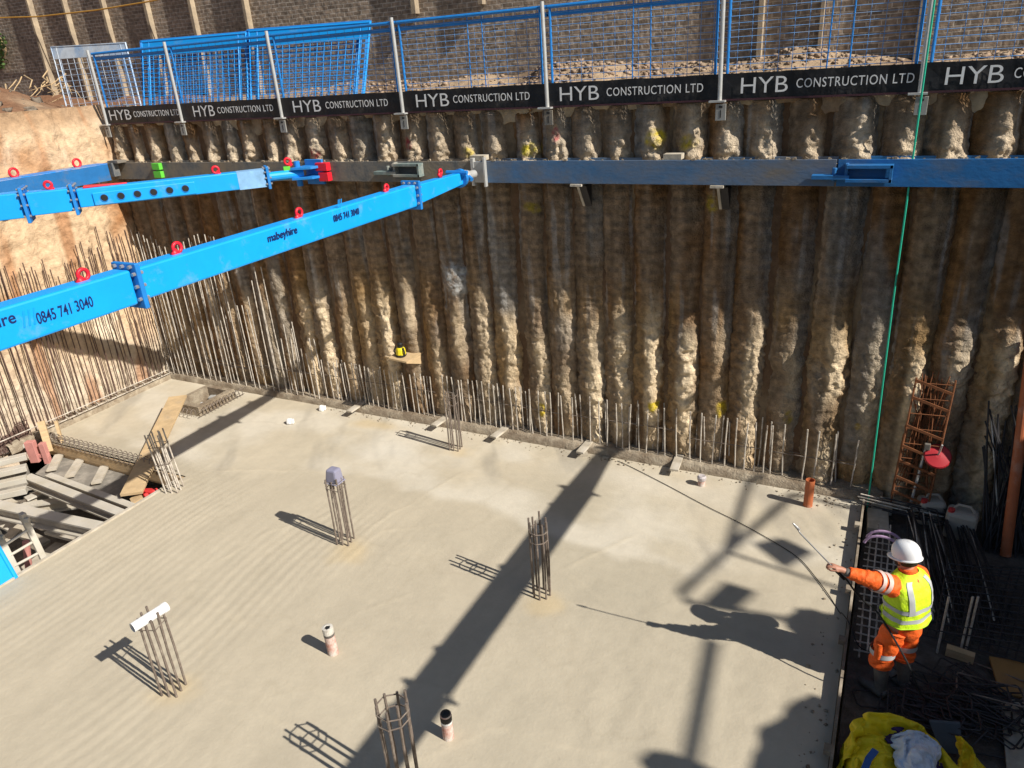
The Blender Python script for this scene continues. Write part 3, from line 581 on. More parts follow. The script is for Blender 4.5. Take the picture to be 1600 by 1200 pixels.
for k in range(6):
    c = at(2.05+k*.23, -.015, -.1455); uu = Vector((0, 0, 1))
    hl_ = put('hole', MB().lathe(c, [(.0, .004), (.042, .004), (.05, .001)], 16, -SD), M_black, sp)
    put('hole_rim', MB().tube([c+(DR*math.cos(a)+uu*math.sin(a))*.055-SD*.003 for a in np.linspace(0, 2*math.pi, 17)[:-1]], .006, 5, closed=True), M_blue_dk, sp)
flange(br, at(3.6, .01), DR, .30, .34)
put('box_section', MB().beam(at(3.63, .01), at(4.2, .01), .31, .33), M_blue, br, bevel=.016)
flange(br, at(4.24, .01), DR, .36, .40)
put('box_section', MB().beam(at(4.28, .01), at(5.25, .01), .33, .36), M_blue, br, bevel=.016)
flange(br, at(5.3, .01), DR, .38, .42)
put('box_section', MB().beam(at(5.34, .01), at(8.3, .01), .34, .36), M_blue, br, bevel=.016)
put('red_strap', MB().beam(at(3.45, .16), at(2.85, .15), .2, .03, h2=.02, w2=.05), M_red, br, bevel=.01)
put('red_strap', MB().beam(at(5.75, .03, -.19), at(5.95, -.05, -.19), .03, .12), M_red, br, bevel=.01)
put('stamp', MB().beam(at(4.72, .03, -.168), at(4.86, .03, -.168), .004, .07), M_navyL, br)
for s, dz in ((.42, .22), (1.55, .21), (3.9, .25), (4.75, .26), (5.05, .26)): put('lifting_lug', ring(at(s, dz-.01), DR, .05), M_red, br, smooth=True)
p = onY(506, 266, WF-.05); o = put('clamp_block', MB().box((p.x, WF-.06, 4.615), (.24, .11, .13)).box((p.x+.02, WF-.06, 4.455), (.2, .11, .14)), M_red, loc=(p.x, WF, 4.5), bevel=.008); tag(o, 'red two piece clamp on the waler at the end of the diagonal brace', 'clamp')

# ================================================================ EDGE FENCE
FY = 10.18
posts = [onY(px, py, FY) for px, py in ((170, 195), (287, 190), (443, 185), (632, 180), (857, 171), (1125, 160), (1437, 147))]
pz = TOP+.02
postx = [p.x for p in posts]; postx.append(postx[-1]+2.42)
adj = ['grey steel fence post at the left end of the lettered fence', 'grey steel fence post in front of first blue panel stack', 'grey steel fence post in front of second blue panel stack', 'grey steel fence post right of the second blue panel stack', 'grey steel fence post above the middle of the picture', 'grey steel fence post with clear white base plate, above the two waler brackets', 'fence post with greenish mud at its foot, behind the green rope', 'steel fence post beyond the right edge']
for i, x in enumerate(postx):
    t = thing('fence_post', adj[i], 'fence post', (x, FY, pz), 'posts of the edge fence')
    put('tube', MB().tube([(x, FY-.03, pz), (x-.01+jit(.01), FY-.03, pz+1.34)], .027, 12), M_galv, t, smooth=False)
    put('base_flange', MB().box((x-.02, FY-.05, pz+.0), (.2, .12, .022)), M_galv, t)
    pl = put('hook_plate', MB().box((x+.03, FY-.075, pz-.13), (.13, .02, .20)), mat('plate_dull', (.34, .34, .32), .6, metal=.2, var=.25, dirt=(.2, .17, .13), dirt_amt=.3) if i != 4 else M_walerG, t, bevel=.004)
    put('slot', MB().box((x+.03, FY-.0865, pz-.15), (.012, .004, .09)).box((x+.03, FY-.0865, pz-.065), (.045, .004, .025)), M_black, pl)
TXT = [((172, 205), (210, 281)), ((303, 336), (341, 428)), ((459, 502), (510, 607)), ((651, 702), (709, 828)), ((875, 936), (948, 1098)), ((1157, 1230), (1243, 1426)), ((1475, 1566), (1581, 1790))]
blab = ['leftmost lettered bay, before the whitish panel', 'lettered bay before first blue stack', 'lettered bay before second blue stack', 'lettered bay right of the blue stacks', 'middle lettered bay over the waler brackets', 'wide lettered bay left of the green rope', 'lettered bay at right edge, right of the green rope']
for i in range(7):
    x0, x1 = postx[i]+.02, postx[i+1]+.04
    t = thing('mesh_fence', 'blue mesh fence bay, '+blab[i], 'mesh fence', ((x0+x1)/2, FY, pz), 'blue mesh panels of the edge fence')
    zt = pz+1.27; zb = pz+.03; y = FY+.02
    fr = MB(); fr.tube([(x0, y, zt), (x1, y, zt)], .024, 8).box(((x0+x1)/2, y, zt-.09), (x1-x0, .006, .055))
    for x in (x0+.05, x1-.12): fr.tube([(x, y, zb), (x, y, zt)], .019, 8)
    fr.tube([(x0, y, zb), (x1, y, zb)], .018, 6)
    put('frame', fr, M_blue_dk, t)
    ms_ = MB(); n = int((x1-x0)/.16)
    for k in range(1, n): ms_.tube([((x0+(x1-x0)*k/n), y+.006, zb), ((x0+(x1-x0)*k/n), y+.006, zt)], .0042, 4)
    for k in range(1, 16): ms_.tube([(x0, y-.004, zb+(zt-zb)*k/16), (x1, y-.004, zb+(zt-zb)*k/16)], .0042, 4)
    put('wire_mesh', ms_, M_wire, t)
    if i >= 3: put('stiffener', MB().tube([(x0+1.2, y, zb), (x0+1.2+.02, y, zt)], .009, 6).tube([(x0+1.45, y, zb), (x0+1.45, y, zt)], .009, 6), M_blue_dk, t)
    # toe board banner
    za, zc2 = TOP+.035, TOP+.335
    bx0, bx1 = postx[i]-.08 if i == 0 else postx[i]+.0, postx[i+1]
    N = 14; V = []; Q = []
    mbb = MB(); F = []; B = []
    for k in range(N+1):
        x = bx0+(bx1-bx0)*k/N; w_ = .011*math.sin(k*1.7+i)+jit(.005); F.append((x, w_))
    vs = []
    for x, w_ in F: vs += [(x, FY-.012+w_*.4, za+jit(.005)), (x, FY-.012+w_, (za+zc2)/2), (x, FY-.012+w_*.5, zc2+jit(.007)), (x, FY-.002+w_*.5, zc2+jit(.004)), (x, FY-.002+w_*.4, za)]
    fs = []
    for k in range(N):
        for j in range(5): fs.append((k*5+j, k*5+(j+1) % 5, (k+1)*5+(j+1) % 5, (k+1)*5+j))
    bn = put('toe_board', mbb.add(vs, [f[::-1] for f in fs]), M_ban, t)
    put('hem', MB().box(((bx0+bx1)/2, FY-.012, za-.006), (bx1-bx0-.006, .022, .022)), M_band, bn)
    (a, b), (c, d) = TXT[i]
    pyb = 190-.0364*(a-170)-6
    for s, (l, r), hh in (('HYB', (a, b), .18), ('CONSTRUCTION LTD', (c, d), .105)):
        pl_, pr_ = onY(l, pyb, FY-.03), onY(r, pyb-.0364*(r-l), FY-.03)
        text('lettering', s, M_let, bn, (pl_.x, FY-.03, za+.15-hh/2+.005), (1, 0, 0), (0, 0, 1), pr_.x-pl_.x, hh, .0, -.004 if s == 'HYB' else .0, 1.0 if s == 'HYB' else 1.12)
# ---------------- stored mesh panels leaning in stacks
def mpanel(label, group, bl, br_, tl, tr, m, dx=.15, dz=.085, solid=.27, msh=.005):
    t = thing('mesh_barrier', label, 'mesh barrier', bl, group); bl, br_, tl, tr = map(Vector, (bl, br_, tl, tr))
    P = lambda u, v: bl.lerp(br_, u).lerp(tl.lerp(tr, u), v)
    fr = MB(); fr.tube([P(0, 0), P(1, 0), P(1, 1), P(0, 1)], .018, 6, closed=True)
    for u in (.07, .93): fr.tube([P(u, 0), P(u, 1)], .013, 5)
    put('frame', fr, m, t)
    mb = MB(); nu = int((br_-bl).length/dx); nv = int((tl-bl).length/dz)
    for k in range(1, nu): mb.tube([P(k/nu, 0), P(k/nu, 1)], msh, 4)
    for k in range(1, nv): mb.tube([P(0, k/nv), P(1, k/nv)], msh, 4)
    put('wire_mesh', mb, m, t)
    n = (P(1, 0)-P(0, 0)).cross(P(0, 1)-P(0, 0)).normalized()*.006
    v0 = 1-solid/(tl-bl).length
    put('kick_plate', MB().hexa([P(0, v0)-n, P(1, v0)-n, P(1, v0)+n, P(0, v0)+n, P(0, 1)-n, P(1, 1)-n, P(1, 1)+n, P(0, 1)+n]), m, t)
    return t
def vpt(px, py, y): return onY(px, py, y)
M_pale = mat('panel_pale', (.50, .55, .60), .6, var=.25, vscale=4, dirt=(.10, .28, .55), dirt_amt=.4, dirt_scale=1.2)
ords = ['front', 'second', 'third', 'fourth', 'fifth', 'rearmost']
for k in range(6):
    o1 = .10*k; j = jit(2)
    mpanel('blue mesh panel leaning in the left blue stack, %s of six' % ords[k], 'mesh panels in the left blue stack', vpt(226+j, 172, 10.9+o1), vpt(388+j, 165, 10.9+o1), vpt(222+j*1.5, 66-.4*k, 11.25+o1*.9), vpt(384+j*1.5, 52-.4*k, 11.25+o1*.9), M_blue_dk if k else M_blue)
for k in range(6):
    o1 = .10*k; j = jit(2)
    mpanel('blue mesh panel leaning in the right blue stack, %s of six' % ords[k], 'mesh panels in the right blue stack', vpt(392+j, 164, 10.8+o1), vpt(567+j, 155, 10.8+o1), vpt(388+j*1.5, 49-.5*k, 11.15+o1*.9), vpt(577+j*1.5, 35-.5*k, 11.15+o1*.9), M_blue_dk if k else M_blue)
mpanel('pale weathered mesh panel standing alone left of the blue stacks', None, vpt(108, 182, 10.9), vpt(222, 170, 10.9), vpt(80, 74, 11.3), vpt(196, 67, 11.3), M_pale, .2, .12)
# ================================================================ REBAR
def bars_part(parent, lst, r, m, n=6, name='bar'):
    for p, q in lst:
        p, q = Vector(p), Vector(q); mid = p.lerp(q, .5)+Vector((jit(.012), jit(.012), 0)); put(name, MB().tube([p, mid, q], r*1.1, n), m, parent)
def starter_mat(label, x0, x1, step, htop, y=10.27, second=True, m=None, rails=(.55,)):
    m = m or M_rebarL
    t = thing('rebar_mat', label, 'rebar', ((x0+x1)/2, y, .08), 'rows of starter bars in the back kerb'); L = []
    x = x0
    while x < x1:
        h = htop(x)+jit(.03); b = (x+jit(.02), y-.12+jit(.015), .08); L.append((b, (b[0]+jit(.025), b[1]+jit(.03), h)))
        if second and random.random() < .75:
            xx = x+.06+jit(.03); b = (xx, y+.02+jit(.02), .08); L.append((b, (b[0]+jit(.05), b[1]+jit(.05), htop(x)-.05+jit(.08))))
        x += step*(1+jit(.25))
    bars_part(t, L[:100], .0095, m, 6, 'vertical_bar')
    for rz in rails: bars_part(t, [((x0-.05, y-.10, rz), (x1-.05, y-.10, rz+jit(.03))), ((x0-.03, y+.03, rz-.03), (x1-.06, y+.03, rz-.04+jit(.03)))], .007, M_rebar, 5, 'horizontal_bar')
starter_mat('tall thicket of starter bars in the corner, under the long blue strut', -14.1, -11.6, .17, lambda x: 3.15+.15*math.sin(x*3), 10.2, rails=(.5, .56))
starter_mat('tall starter bars just right of the corner thicket, tops hidden by the strut', -11.5, -9.75, .16, lambda x: 2.4+.5*math.sin(x*4) if x < -10.7 else 1.35+.3*math.sin(x*9), 10.2, rails=(.62,))
starter_mat('row of short starter bars below the yellow laser', -9.6, -7.0, 0.11, lambda x: .93, rails=(.62,))
starter_mat('row of short starter bars behind the farthest column cage', -6.85, -4.5, 0.11, lambda x: .95, rails=(.6,))
starter_mat('row of short starter bars left of the broad strut shadow', -4.35, -2.6, 0.14, lambda x: .95, rails=(.58,))
starter_mat('row of short starter bars right of the broad strut shadow', -2.4, -1.3, 0.155, lambda x: .95, rails=(.5,))
starter_mat('sparse row of starter bars near the orange pipe stub', -1.2, .0, 0.2, lambda x: .93, rails=(.5,))
t = thing('rebar_mat', 'dense field of tall brown bars standing against the orange earth wall', 'rebar', (-14.1, 8, .08)); L = []
y = 4.6
while y < 10.05 and len(L) < 99:
    h = 3.25+.25*vn(y*1.7, 0, 0, 5)+jit(.15); b = (-14.14+jit(.03), y+jit(.03), .08); L.append((b, (b[0]-.0+jit(.03), b[1]+jit(.06)+.05, h)))
    if random.random() < .6: b = (-14.03+jit(.03), y+.05+jit(.03), .08); L.append((b, (b[0]-.04+jit(.03), b[1]+jit(.08)+.05, h-.2+jit(.3))))
    y += .125*(1+jit(.4))
bars_part(t, L, .0085, M_rebarD, 6, 'vertical_bar')
bars_part(t, [((-13.98, 5.0, .30), (-13.98, 10.0, .24)), ((-13.95, 6.9, .17), (-13.98, 10.05, .15))], .009, M_rebarL, 5, 'horizontal_bar')
L = [((-13.9, yy, .2), (-14.1, yy+.05, .22)) for yy in np.arange(7.1, 9.9, .22)]
bars_part(t, L, .008, M_rebarL, 5, 'tie_bar')

def cage(label, base, h=1.0, wd=.26, tilt=(0, 0), links=(.82, .93), n=8, r=.0125, m=None, rz=.1, rnd=False):
    m = m or M_rebar; b = Vector(base); t = thing('rebar_cage', label, 'rebar cage', b, 'column starter cages on the slab')
    c = [Vector((wd/2*x, wd/2*y, 0)) for x, y in ((-1, -1), (0, -1), (1, -1), (1, 0), (1, 1), (0, 1), (-1, 1), (-1, 0))]
    if rnd: c = [Vector((wd/2*math.cos(a), wd/2*math.sin(a), 0)) for a in np.arange(n)*2*math.pi/n]
    R = Matrix.Rotation(rz, 3, 'Z'); c = [R@v for v in c]; tl = Vector((tilt[0], tilt[1], 1))
    for v in c:
        hh = h+jit(.05); put('bar', MB().tube([b+v+Vector((0, 0, -.03)), b+v+tl*hh*.5+Vector((jit(.008), jit(.008), 0)), b+v+tl*hh+Vector((jit(.01), jit(.01), 0))], r, 7), m, t)
    for l in links:
        a = jit(.04); k = 1.1; pts = [b+c[i]*k+tl*(l*h+a*(c[i].x/wd)) for i in ((0, 2, 4, 6) if not rnd else range(n))]; put('link', MB().tube(pts, .007, 6, closed=True), M_rebar, t)
    return t
cage('column bar cage under a white pipe, nearest left on the slab', (-6.33, 3.58, 0), 1.06, .175, (0, 0), (.86,), rz=.3)
cage('column bar cage capped with a lilac plastic tub', (-6.30, 6.50, 0), 1.04, .175, (0, 0), (.86,), rz=.2)
cage('round column bar cage standing in the broad strut shadow', (-3.29, 6.52, 0), 1.10, .21, (0, 0), (.86, .74), rz=.2, rnd=True)
cage('column bar cage farthest back, near the pile wall', (-6.22, 9.40, 0), 1.03, .16, (.0, 0), (.84, .98), rz=.1)
cage('round column bar cage cut by the bottom edge of the picture', (-3.22, 3.5, 0), 1.24, .26, (0, 0), (.93, .84), rz=.3, rnd=True)
cage('leaning pale bar cage at the corner of the timber pit', (-9.86, 6.6, 0), 1.02, .20, (-.12, -.0), (.5, .8), m=M_rebarL, rz=.4)
# white pipe, tub
a, b = Vector((-6.52, 3.30, 1.02)), Vector((-6.26, 3.72, 1.02))
p0 = onZ(208, 985, 1.0); p1 = onZ(249, 959, 1.0); p0, p1 = Vector((p0.x, p0.y, 1.03)), Vector((p1.x, p1.y, 1.03)); d = (p1-p0).normalized()
t = thing('plastic_pipe', 'short white plastic pipe resting across the bars of the nearest left cage', 'pipe', p0)
L_ = (p1-p0).length+.04
put('pipe', MB().lathe(p0, [(.044, 0), (.052, 0), (.052, L_), (.044, L_), (.044, 0)], 18, d), M_white, t, smooth=False)
put('cut_rim', MB().lathe(p0+d*L_*.985, [(.0525, 0), (.056, .01), (.056, .05), (.0525, .06)], 18, d), M_white, t)
q = onY(535, 755, 6.5); t = thing('plastic_tub', 'lilac plastic tub upside down on the bars of a column cage', 'tub', (q.x, 6.5, .95))
tb = MB(); b0 = Vector((-6.30, 6.5, .98))
tb.hexa([b0+Vector((sx*.10, sy*.085, 0)) for sx, sy in ((-1, -1), (1, -1), (1, 1), (-1, 1))]+[b0+Vector((sx*.078+.01, sy*.068, .20)) for sx, sy in ((-1, -1), (1, -1), (1, 1), (-1, 1))])
put('tub', tb, M_lilac, t, bevel=.025); put('rim', MB().tube([b0+Vector((sx*.103, sy*.088, .0)) for sx, sy in ((-1, -1), (1, -1), (1, 1), (-1, 1))], .010, 6, closed=True), M_lilac, t)
# pipe stubs
def stub(label, px, py, h, r, m, cap=None, lean=(0, 0), torn=False):
    b = onZ(px, py, 0); t = thing('pipe_stub', label, 'pipe stub', b, 'pipe stubs standing in the slab'); n = 20; ax = Vector((lean[0], lean[1], 1))
    tops = [h*(1+(.06*math.sin(3*a)+.04*math.sin(7*a) if torn else 0)) for a in np.arange(n)*2*math.pi/n]
    vs = []; fs = []
    for rr, k in ((r, 0), (r, 1), (r*.88, 1), (r*.88, .4)):
        for i in range(n):
            a = 2*math.pi*i/n; z = -.02 if k == 0 else tops[i]*k; vs.append(b+ax.normalized()*z+Vector((rr*math.cos(a), rr*math.sin(a), 0)))
    for j in range(3): fs += [(j*n+i, j*n+(i+1) % n, (j+1)*n+(i+1) % n, (j+1)*n+i) for i in range(n)]
    fs.append(tuple(3*n+i for i in range(n)))
    put('pipe', MB().add(vs, fs), m, t)
    if cap == 'torn':
        ms2 = MB()
        ms2.lathe(b+ax.normalized()*h*.78, [(r*1.02, 0), (r*1.05, h*.1), (r*1.03, h*.235), (r*.6, h*.25), (0, h*.2)], 18, ax)
        put('wrapping', ms2, mat('dirty_white', (.56, .53, .47), .7, var=.2, vscale=15, dirt=(.3, .26, .21), dirt_amt=.3, dirt_scale=14), t); put('opening', MB().lathe(b+ax.normalized()*h*1.035+Vector((.012, -.01, 0)), [(0, .002), (r*.5, .002), (r*.55, -.004)], 5, ax), M_black, t)
        put('tape', MB().lathe(b+ax.normalized()*h*.70, [(r*1.01, 0), (r*1.03, .01), (r*1.03, h*.09), (r*1.01, h*.1)], 18, ax), M_boot, t)
    if cap == 'black':
        put('wrapping', MB().lathe(b+Vector((0, 0, h*.72)), [(r*1.01, 0), (r*1.04, .01), (r*1.05, h*.2), (r*.8, h*.33), (r*.3, h*.36), (0, h*.35)], 16), M_black, t)
        put('tape', MB().lathe(b+Vector((0, 0, h*.66)), [(r*1.01, 0), (r*1.03, .008), (r*1.03, .03), (r*1.01, .04)], 16), M_white, t)
    if cap == 'mush':
        put('wrapping', MB().lathe(b+Vector((0, 0, h*.55)), [(r*1.0, 0), (r*1.2, h*.15), (r*1.25, h*.4), (r*.9, h*.55), (0, h*.5)], 14), mat('wrap_grey', (.42, .38, .38), .7, var=.4, vscale=20), t)
    return t
stub('whitish spattered pipe stub with torn wrapped top, left of centre', 521, 1020, .36, .060, M_pinkP, 'torn', (-.04, 0))
stub('spattered orange pipe stub with black wrapped top, near bottom edge', 701, 1152, 0.31, .055, M_pinkP, 'black')
stub('clean orange pipe stub near the right end of the back kerb', 1262, 790, .42, .062, M_orangeP)
stub('very short pipe stub with lumpy grey wrapping near the back kerb', 1096, 758, .15, .055, M_pinkP, 'mush')
cp = []
for i in range(260):
    x = random.uniform(-9.5, .0); cp.append((x, 10.0-abs(random.gauss(0, .10)), .004))
for i in range(60): cp.append((random.gauss(-.25, .25), random.gauss(9.85, .12), .004))
for i in range(70): cp.append((random.uniform(-.25, .05), random.uniform(5.2, 9.8), .004))
rubble('mortar_crumbs', 'scattered mortar crumbs on the slab, mostly along the kerb', [p for p in cp if p[0] < .06 and p[1] < 10.0], .005, .024, M_kerb)
# little white boxes on slab
for i, (px, py, lab) in enumerate(((453, 662, 'small white block lying on the slab, nearer one'), (503, 641, 'small white block lying on the slab, by the kerb'))):
    b = onZ(px, py, 0); mb = MB(); mb.lathe(b+Vector((0, 0, .0)), [(.0, 0), (.06, 0), (.065, .03), (.055, .09), (.03, .10), (.03, .07), (0, .07)], 7, (jit(.2), jit(.2), 1)).box(b+Vector((.05, .02, .05)), (.06, .07, .08), .4)
    o = put('white_block', mb, M_white, loc=b, bevel=.006); tag(o, lab, 'block', 'white blocks on the slab')
# timber spacers on the kerb
labs = ['left of the farthest cage', 'beside the farthest cage', 'right of the farthest cage', 'in the edge of the broad strut shadow', 'right of the broad strut shadow']
for (px, py), l in zip(((558, 636), (690, 658), (783, 675), (917, 696), (1060, 720)), labs):
    b = onZ(px, py, .12); m = M_woodG; o = put('timber_spacer', MB().box((b.x, 10.0, .135), (.13, .46+jit(.05), .035), jit(.15)), m, loc=(b.x, 10, .12), bevel=.003); tag(o, 'short pale board across the back kerb, '+l, 'board', 'boards lying across the back kerb')
o = put('stray_board', MB().box((onZ(910, 707, .05).x, 9.93, .02), (.18, .11, .03), .5), M_woodG, loc=(-4, 9.9, 0)); tag(o, 'small dirty offcut at the foot of the kerb in strut shadow', 'board')
# concrete opening upstand
bx = thing('concrete_upstand', 'square concrete upstand round an opening near the far corner', 'upstand', (-12.15, 9.4, 0))
x0, x1, y0, y1, h, tk = -12.38, -11.83, 8.90, 9.62, .20, .11
mb = MB(); mb.box(((x0+x1)/2, y0-tk/2, h/2-.06), (x1-x0+2*tk, tk, h+.12)).box(((x0+x1)/2, y1+tk/2, h/2-.06), (x1-x0+2*tk, tk, h+.12)).box((x0-tk/2, (y0+y1)/2, h/2-.06), (tk, y1-y0, h+.12)).box((x1+tk/2, (y0+y1)/2, h/2-.06), (tk, y1-y0, h+.12))
put('wall', mb, M_kerb, bx)
for k in range(12):
    y = y0-.05+k*.085; p = Vector((x1+tk+.10, y, .02)); pts = [p+Vector((.06*math.cos(a), .0, .09+.09*math.sin(a))) for a in np.linspace(-.6, 3.7, 9)]
    put('loop_bar', MB().tube(pts, .007, 5), M_rebar, bx)
for k in range(7):
    x = x0-.05+k*.11; p = Vector((x, y0-tk-.10, .02)); pts = [p+Vector((0, .06*math.cos(a), .09+.08*math.sin(a))) for a in np.linspace(-.6, 3.7, 9)]
    put('loop_bar', MB().tube(pts, .007, 5), M_rebar, bx)
put('long_bar', MB().tube([(x1+tk+.12, y0-.2, .17), (x1+tk+.12, y1+.3, .19)], .007, 5).tube([(x1+tk+.05, y0-.2, .03), (x1+tk+.05, y1+.3, .03)], .007, 5), M_rebar, bx)
o = put('valve_box', MB().box((-12.2, 9.55, -.05), (.12, .12, .2), .4).tube([(-12.3, 9.2, -.2), (-12.15, 9.25, .02)], .05, 8), M_galv, loc=(-12.2, 9.5, -.2), bevel=.004); tag(o, 'small grey box inside the square opening', 'box')
# long plank
p = onZ(205, 772, .03); q = onZ(278, 620, .32)
o = put('scaffold_plank', MB().beam(p, q, .34, .05), M_wood, loc=p, bevel=.004); tag(o, 'long pale timber plank from the timber pit to the square opening', 'plank')
# loop bars row at the rear slab front edge
t = thing('rebar_mat', 'row of hooped bars along the edge of the timber pit', 'rebar', (-12, 6.95, 0))
for k in range(24):
    x = -13.55+k*.135; p = Vector((x, 6.93, .0)); pts = [p+Vector((.035*math.cos(a), -.07*math.cos(a)+.05, .10+.10*math.sin(a))) for a in np.linspace(-.9, 4.0, 10)]; put('hoop', MB().tube(pts, .0075, 5), M_rebar, t)
for dy, dz in ((-.06, .04), (.04, .12), (.0, .18), (.08, .03)): put('long_bar', MB().tube([(-13.7, 6.95+dy, dz), (-10.3, 6.95+dy+jit(.03), dz)], .008, 5), M_rebar, t)
# ================================================================ TIMBER PIT at left
pit = MB()
o = put('edge_board', MB().box((-10.08, 3.75, -.10), (.05, 6.1, .26)), M_woodG, loc=(-10.08, 3.75, 0)); tag(o, 'long pale formwork board along the left slab edge', 'formwork board')
o = put('edge_board', MB().box((-12.0, 6.96, -.14), (3.9, .05, .24)), M_wood, loc=(-12, 6.96, 0)); tag(o, 'brown formwork board under the row of hooped bars', 'formwork board')
dk = thing('plywood_deck', 'grey plywood deck with three loose boards in the timber pit', 'plywood deck', (-12, 6.4, -.25))
A_, B_, C_, D_ = onZ(55, 740, -.25), onZ(95, 708, -.25), onZ(215, 748, -.25), onZ(178, 790, -.25)
put('sheet', MB().prism([A_, D_, C_, B_], (0, 0, -.03)), M_ply, dk)
for (a, b) in (((93, 710), (80, 735)), ((126, 717), (108, 745)), ((164, 728), (150, 755))):
    p, q = onZ(*a, -.19), onZ(*b, -.19); o = put('loose_board', MB().beam(p, q, .16, .03), M_woodG, loc=p); tag(o, 'short grey board on the plywood deck, %s of three' % {93: 'left', 126: 'middle', 164: 'right'}[a[0]], 'board', 'boards on the plywood deck')
def ibeam(label, p, q, zz, wd=.16, h=.16):
    p, q = onZ(*p, zz), onZ(*q, zz); d = (q-p).normalized(); t = thing('formwork_beam', label, 'beam', p, 'formwork beams in the timber pit')
    u = Vector((0, 0, 1)); put('top_flange', MB().beam(p, q, wd, .03), M_alu, t); put('web', MB().beam(p-u*h/2, q-u*h/2, .04, h-.035), M_woodG, t); put('bottom_flange', MB().beam(p-u*h, q-u*h, wd, .03), M_alu, t); return t
ibeam('long aluminium beam crossing the timber pit, farther one', (42, 744), (190, 802), .0)
ibeam('long aluminium beam crossing the timber pit, nearer one by the ladder', (-20, 785), (158, 823), .0, .2, .2)
ibeam('aluminium beam low in the timber pit under the other beams', (20, 792), (140, 775), -.35)
ibeam('dark beam beside the farther aluminium beam', (75, 742), (210, 792), -.08, .12, .12)
ibeam('pale beam low in front of the plywood deck', (40, 780), (75, 765), -.3)
pn = thing('form_panel', 'stacked grey aluminium form panels at left edge of the timber pit', 'form panel', onZ(20, 740, -.1))
for k in range(5):
    zz = .12-k*.2; p, q = onZ(-40, 715+k*17, -.0), onZ(42, 695+k*17.5, 0); pt = MB().beam(p, q, .14, .10); put('slat', pt, M_alu, pn, bevel=.006)
put('back_sheet', MB().beam(onZ(-40, 760, -.25), onZ(48, 745, -.25), .05, .5), M_ply, pn)
p = onZ(58, 715, -.1); o = put('pink_block', MB().box(p+Vector((-.1, .02, .1)), (.16, .12, .42), .5).box(p+Vector((.08, .12, .05)), (.10, .10, .42), .5).box(p+Vector((0, .08, .0)), (.3, .06, .07), .5), M_pink, loc=p, bevel=.008); tag(o, 'faded pink foam blocks beside the form panels', 'block')
p = onZ(78, 705, -.1); o = put('timber_stake', MB().beam(p, p+Vector((-.15, .1, .55)), .12, .10).beam(p+Vector((.1, .2, 0)), p+Vector((.0, .28, .5)), .05, .1), M_wood, loc=p); tag(o, 'short upright timber stake at the corner of the timber pit', 'timber')
ex = MB(); a, b, c, d = onX(-5, 700, -13.4), onX(50, 682, -13.4), onX(62, 655, -13.6), onX(0, 672, -13.6)
ex = MB()
e0, e1, e2, e3 = (onZ(-10, 715, 0), onZ(52, 690, 0), onZ(52, 690, 0)+Vector((-.25, .15, .5)), onZ(-10, 715, 0)+Vector((-.25, .15, .5)))
for k in range(17):
    u = k/16; ex.tube([e0.lerp(e1, u), e3.lerp(e2, min(1, u+.25)) if u < .76 else e1.lerp(e2, (1-u)/.25+.0)], .010, 5); ex.tube([e0.lerp(e1, u), e3.lerp(e2, max(0, u-.25)) if u > .24 else e0.lerp(e3, u/.25)], .010, 5)
for k in range(9): ex.tube([e0.lerp(e3, k/8), e1.lerp(e2, k/8)], .009, 5)
o = put('lattice_mesh', ex, M_rebarD, loc=e0); tag(o, 'brown lattice mesh standing behind the form panels at far left', 'mesh')
for (a, b, zz, wd_) in (((-10, 860), (60, 800), -.75, .2), ((20, 905), (95, 850), -.9, .22), ((75, 830), (150, 850), -.7, .14), ((0, 815), (70, 850), -1.0, .2), ((-10, 770), (45, 800), -.5, .12), ((95, 870), (130, 835), -.6, .1)):
    p, q = onZ(*a, zz), onZ(*b, zz); o = put('timber_plank', MB().beam(p, q, wd_, .05), M_woodG, loc=p, bevel=.003); tag(o, 'weathered timber lying low in the shade of the timber pit', 'plank', 'loose planks low in the timber pit')
# ladder
t = thing('ladder', 'grey aluminium ladder sticking out of the timber pit', 'ladder', onZ(50, 890, -.1))
lb, rb = onZ(27, 893, -.05), onZ(68, 872, -.05); tl_, tr_ = lb+Vector((-.12, .0, .60)), rb+Vector((-.12, 0, .68))
dn = Vector((.16, 0, -1.0))
for a, b in ((lb, tl_), (rb, tr_)): put('rail', MB().beam(a+dn*.9, b, .085, .05), M_alu, t, bevel=.006)
for k in range(8):
    u = -1.2+k*.27; put('rung', MB().tube([lb.lerp(tl_, u) if u >= 0 else lb+dn*(-u*.7), rb.lerp(tr_, u) if u >= 0 else rb+dn*(-u*.7)], .02, 8), M_alu, t)
for q in (tl_, tr_): put('hook', MB().box(q, (.10, .07, .1)).box(q+Vector((.06, .0, -.05)), (.08, .05, .07), .5), M_alu, t, bevel=.008)
bp_ = thing('blue_panel', 'bright blue access panel cut by the left picture edge', 'panel', onZ(10, 915, 0))
q0, q1 = onZ(-30, 938, .0), onZ(25, 903, .0); up_ = Vector((-.25, .0, .85))
put('lower_plate', MB().hexa([q0, q1, q1+Vector((-.03, .03, 0)), q0+Vector((-.03, .03, 0)), q0+up_*.45, q1+up_*.45, q1+up_*.45+Vector((-.03, .03, 0)), q0+up_*.45+Vector((-.03, .03, 0))]), M_blue, bp_)
put('frame', MB().tube([q1, q1+up_*1.05], .03, 8).tube([q0+up_*1.05, q1+up_*1.05], .03, 8), M_blue, bp_)
o = put('mesh', MB(), M_galv, bp_) if False else None
for k in range(3): put('bar', MB().tube([q0+up_*(.6+.15*k), q1+up_*(.6+.15*k)], .012, 6), M_galv, bp_)
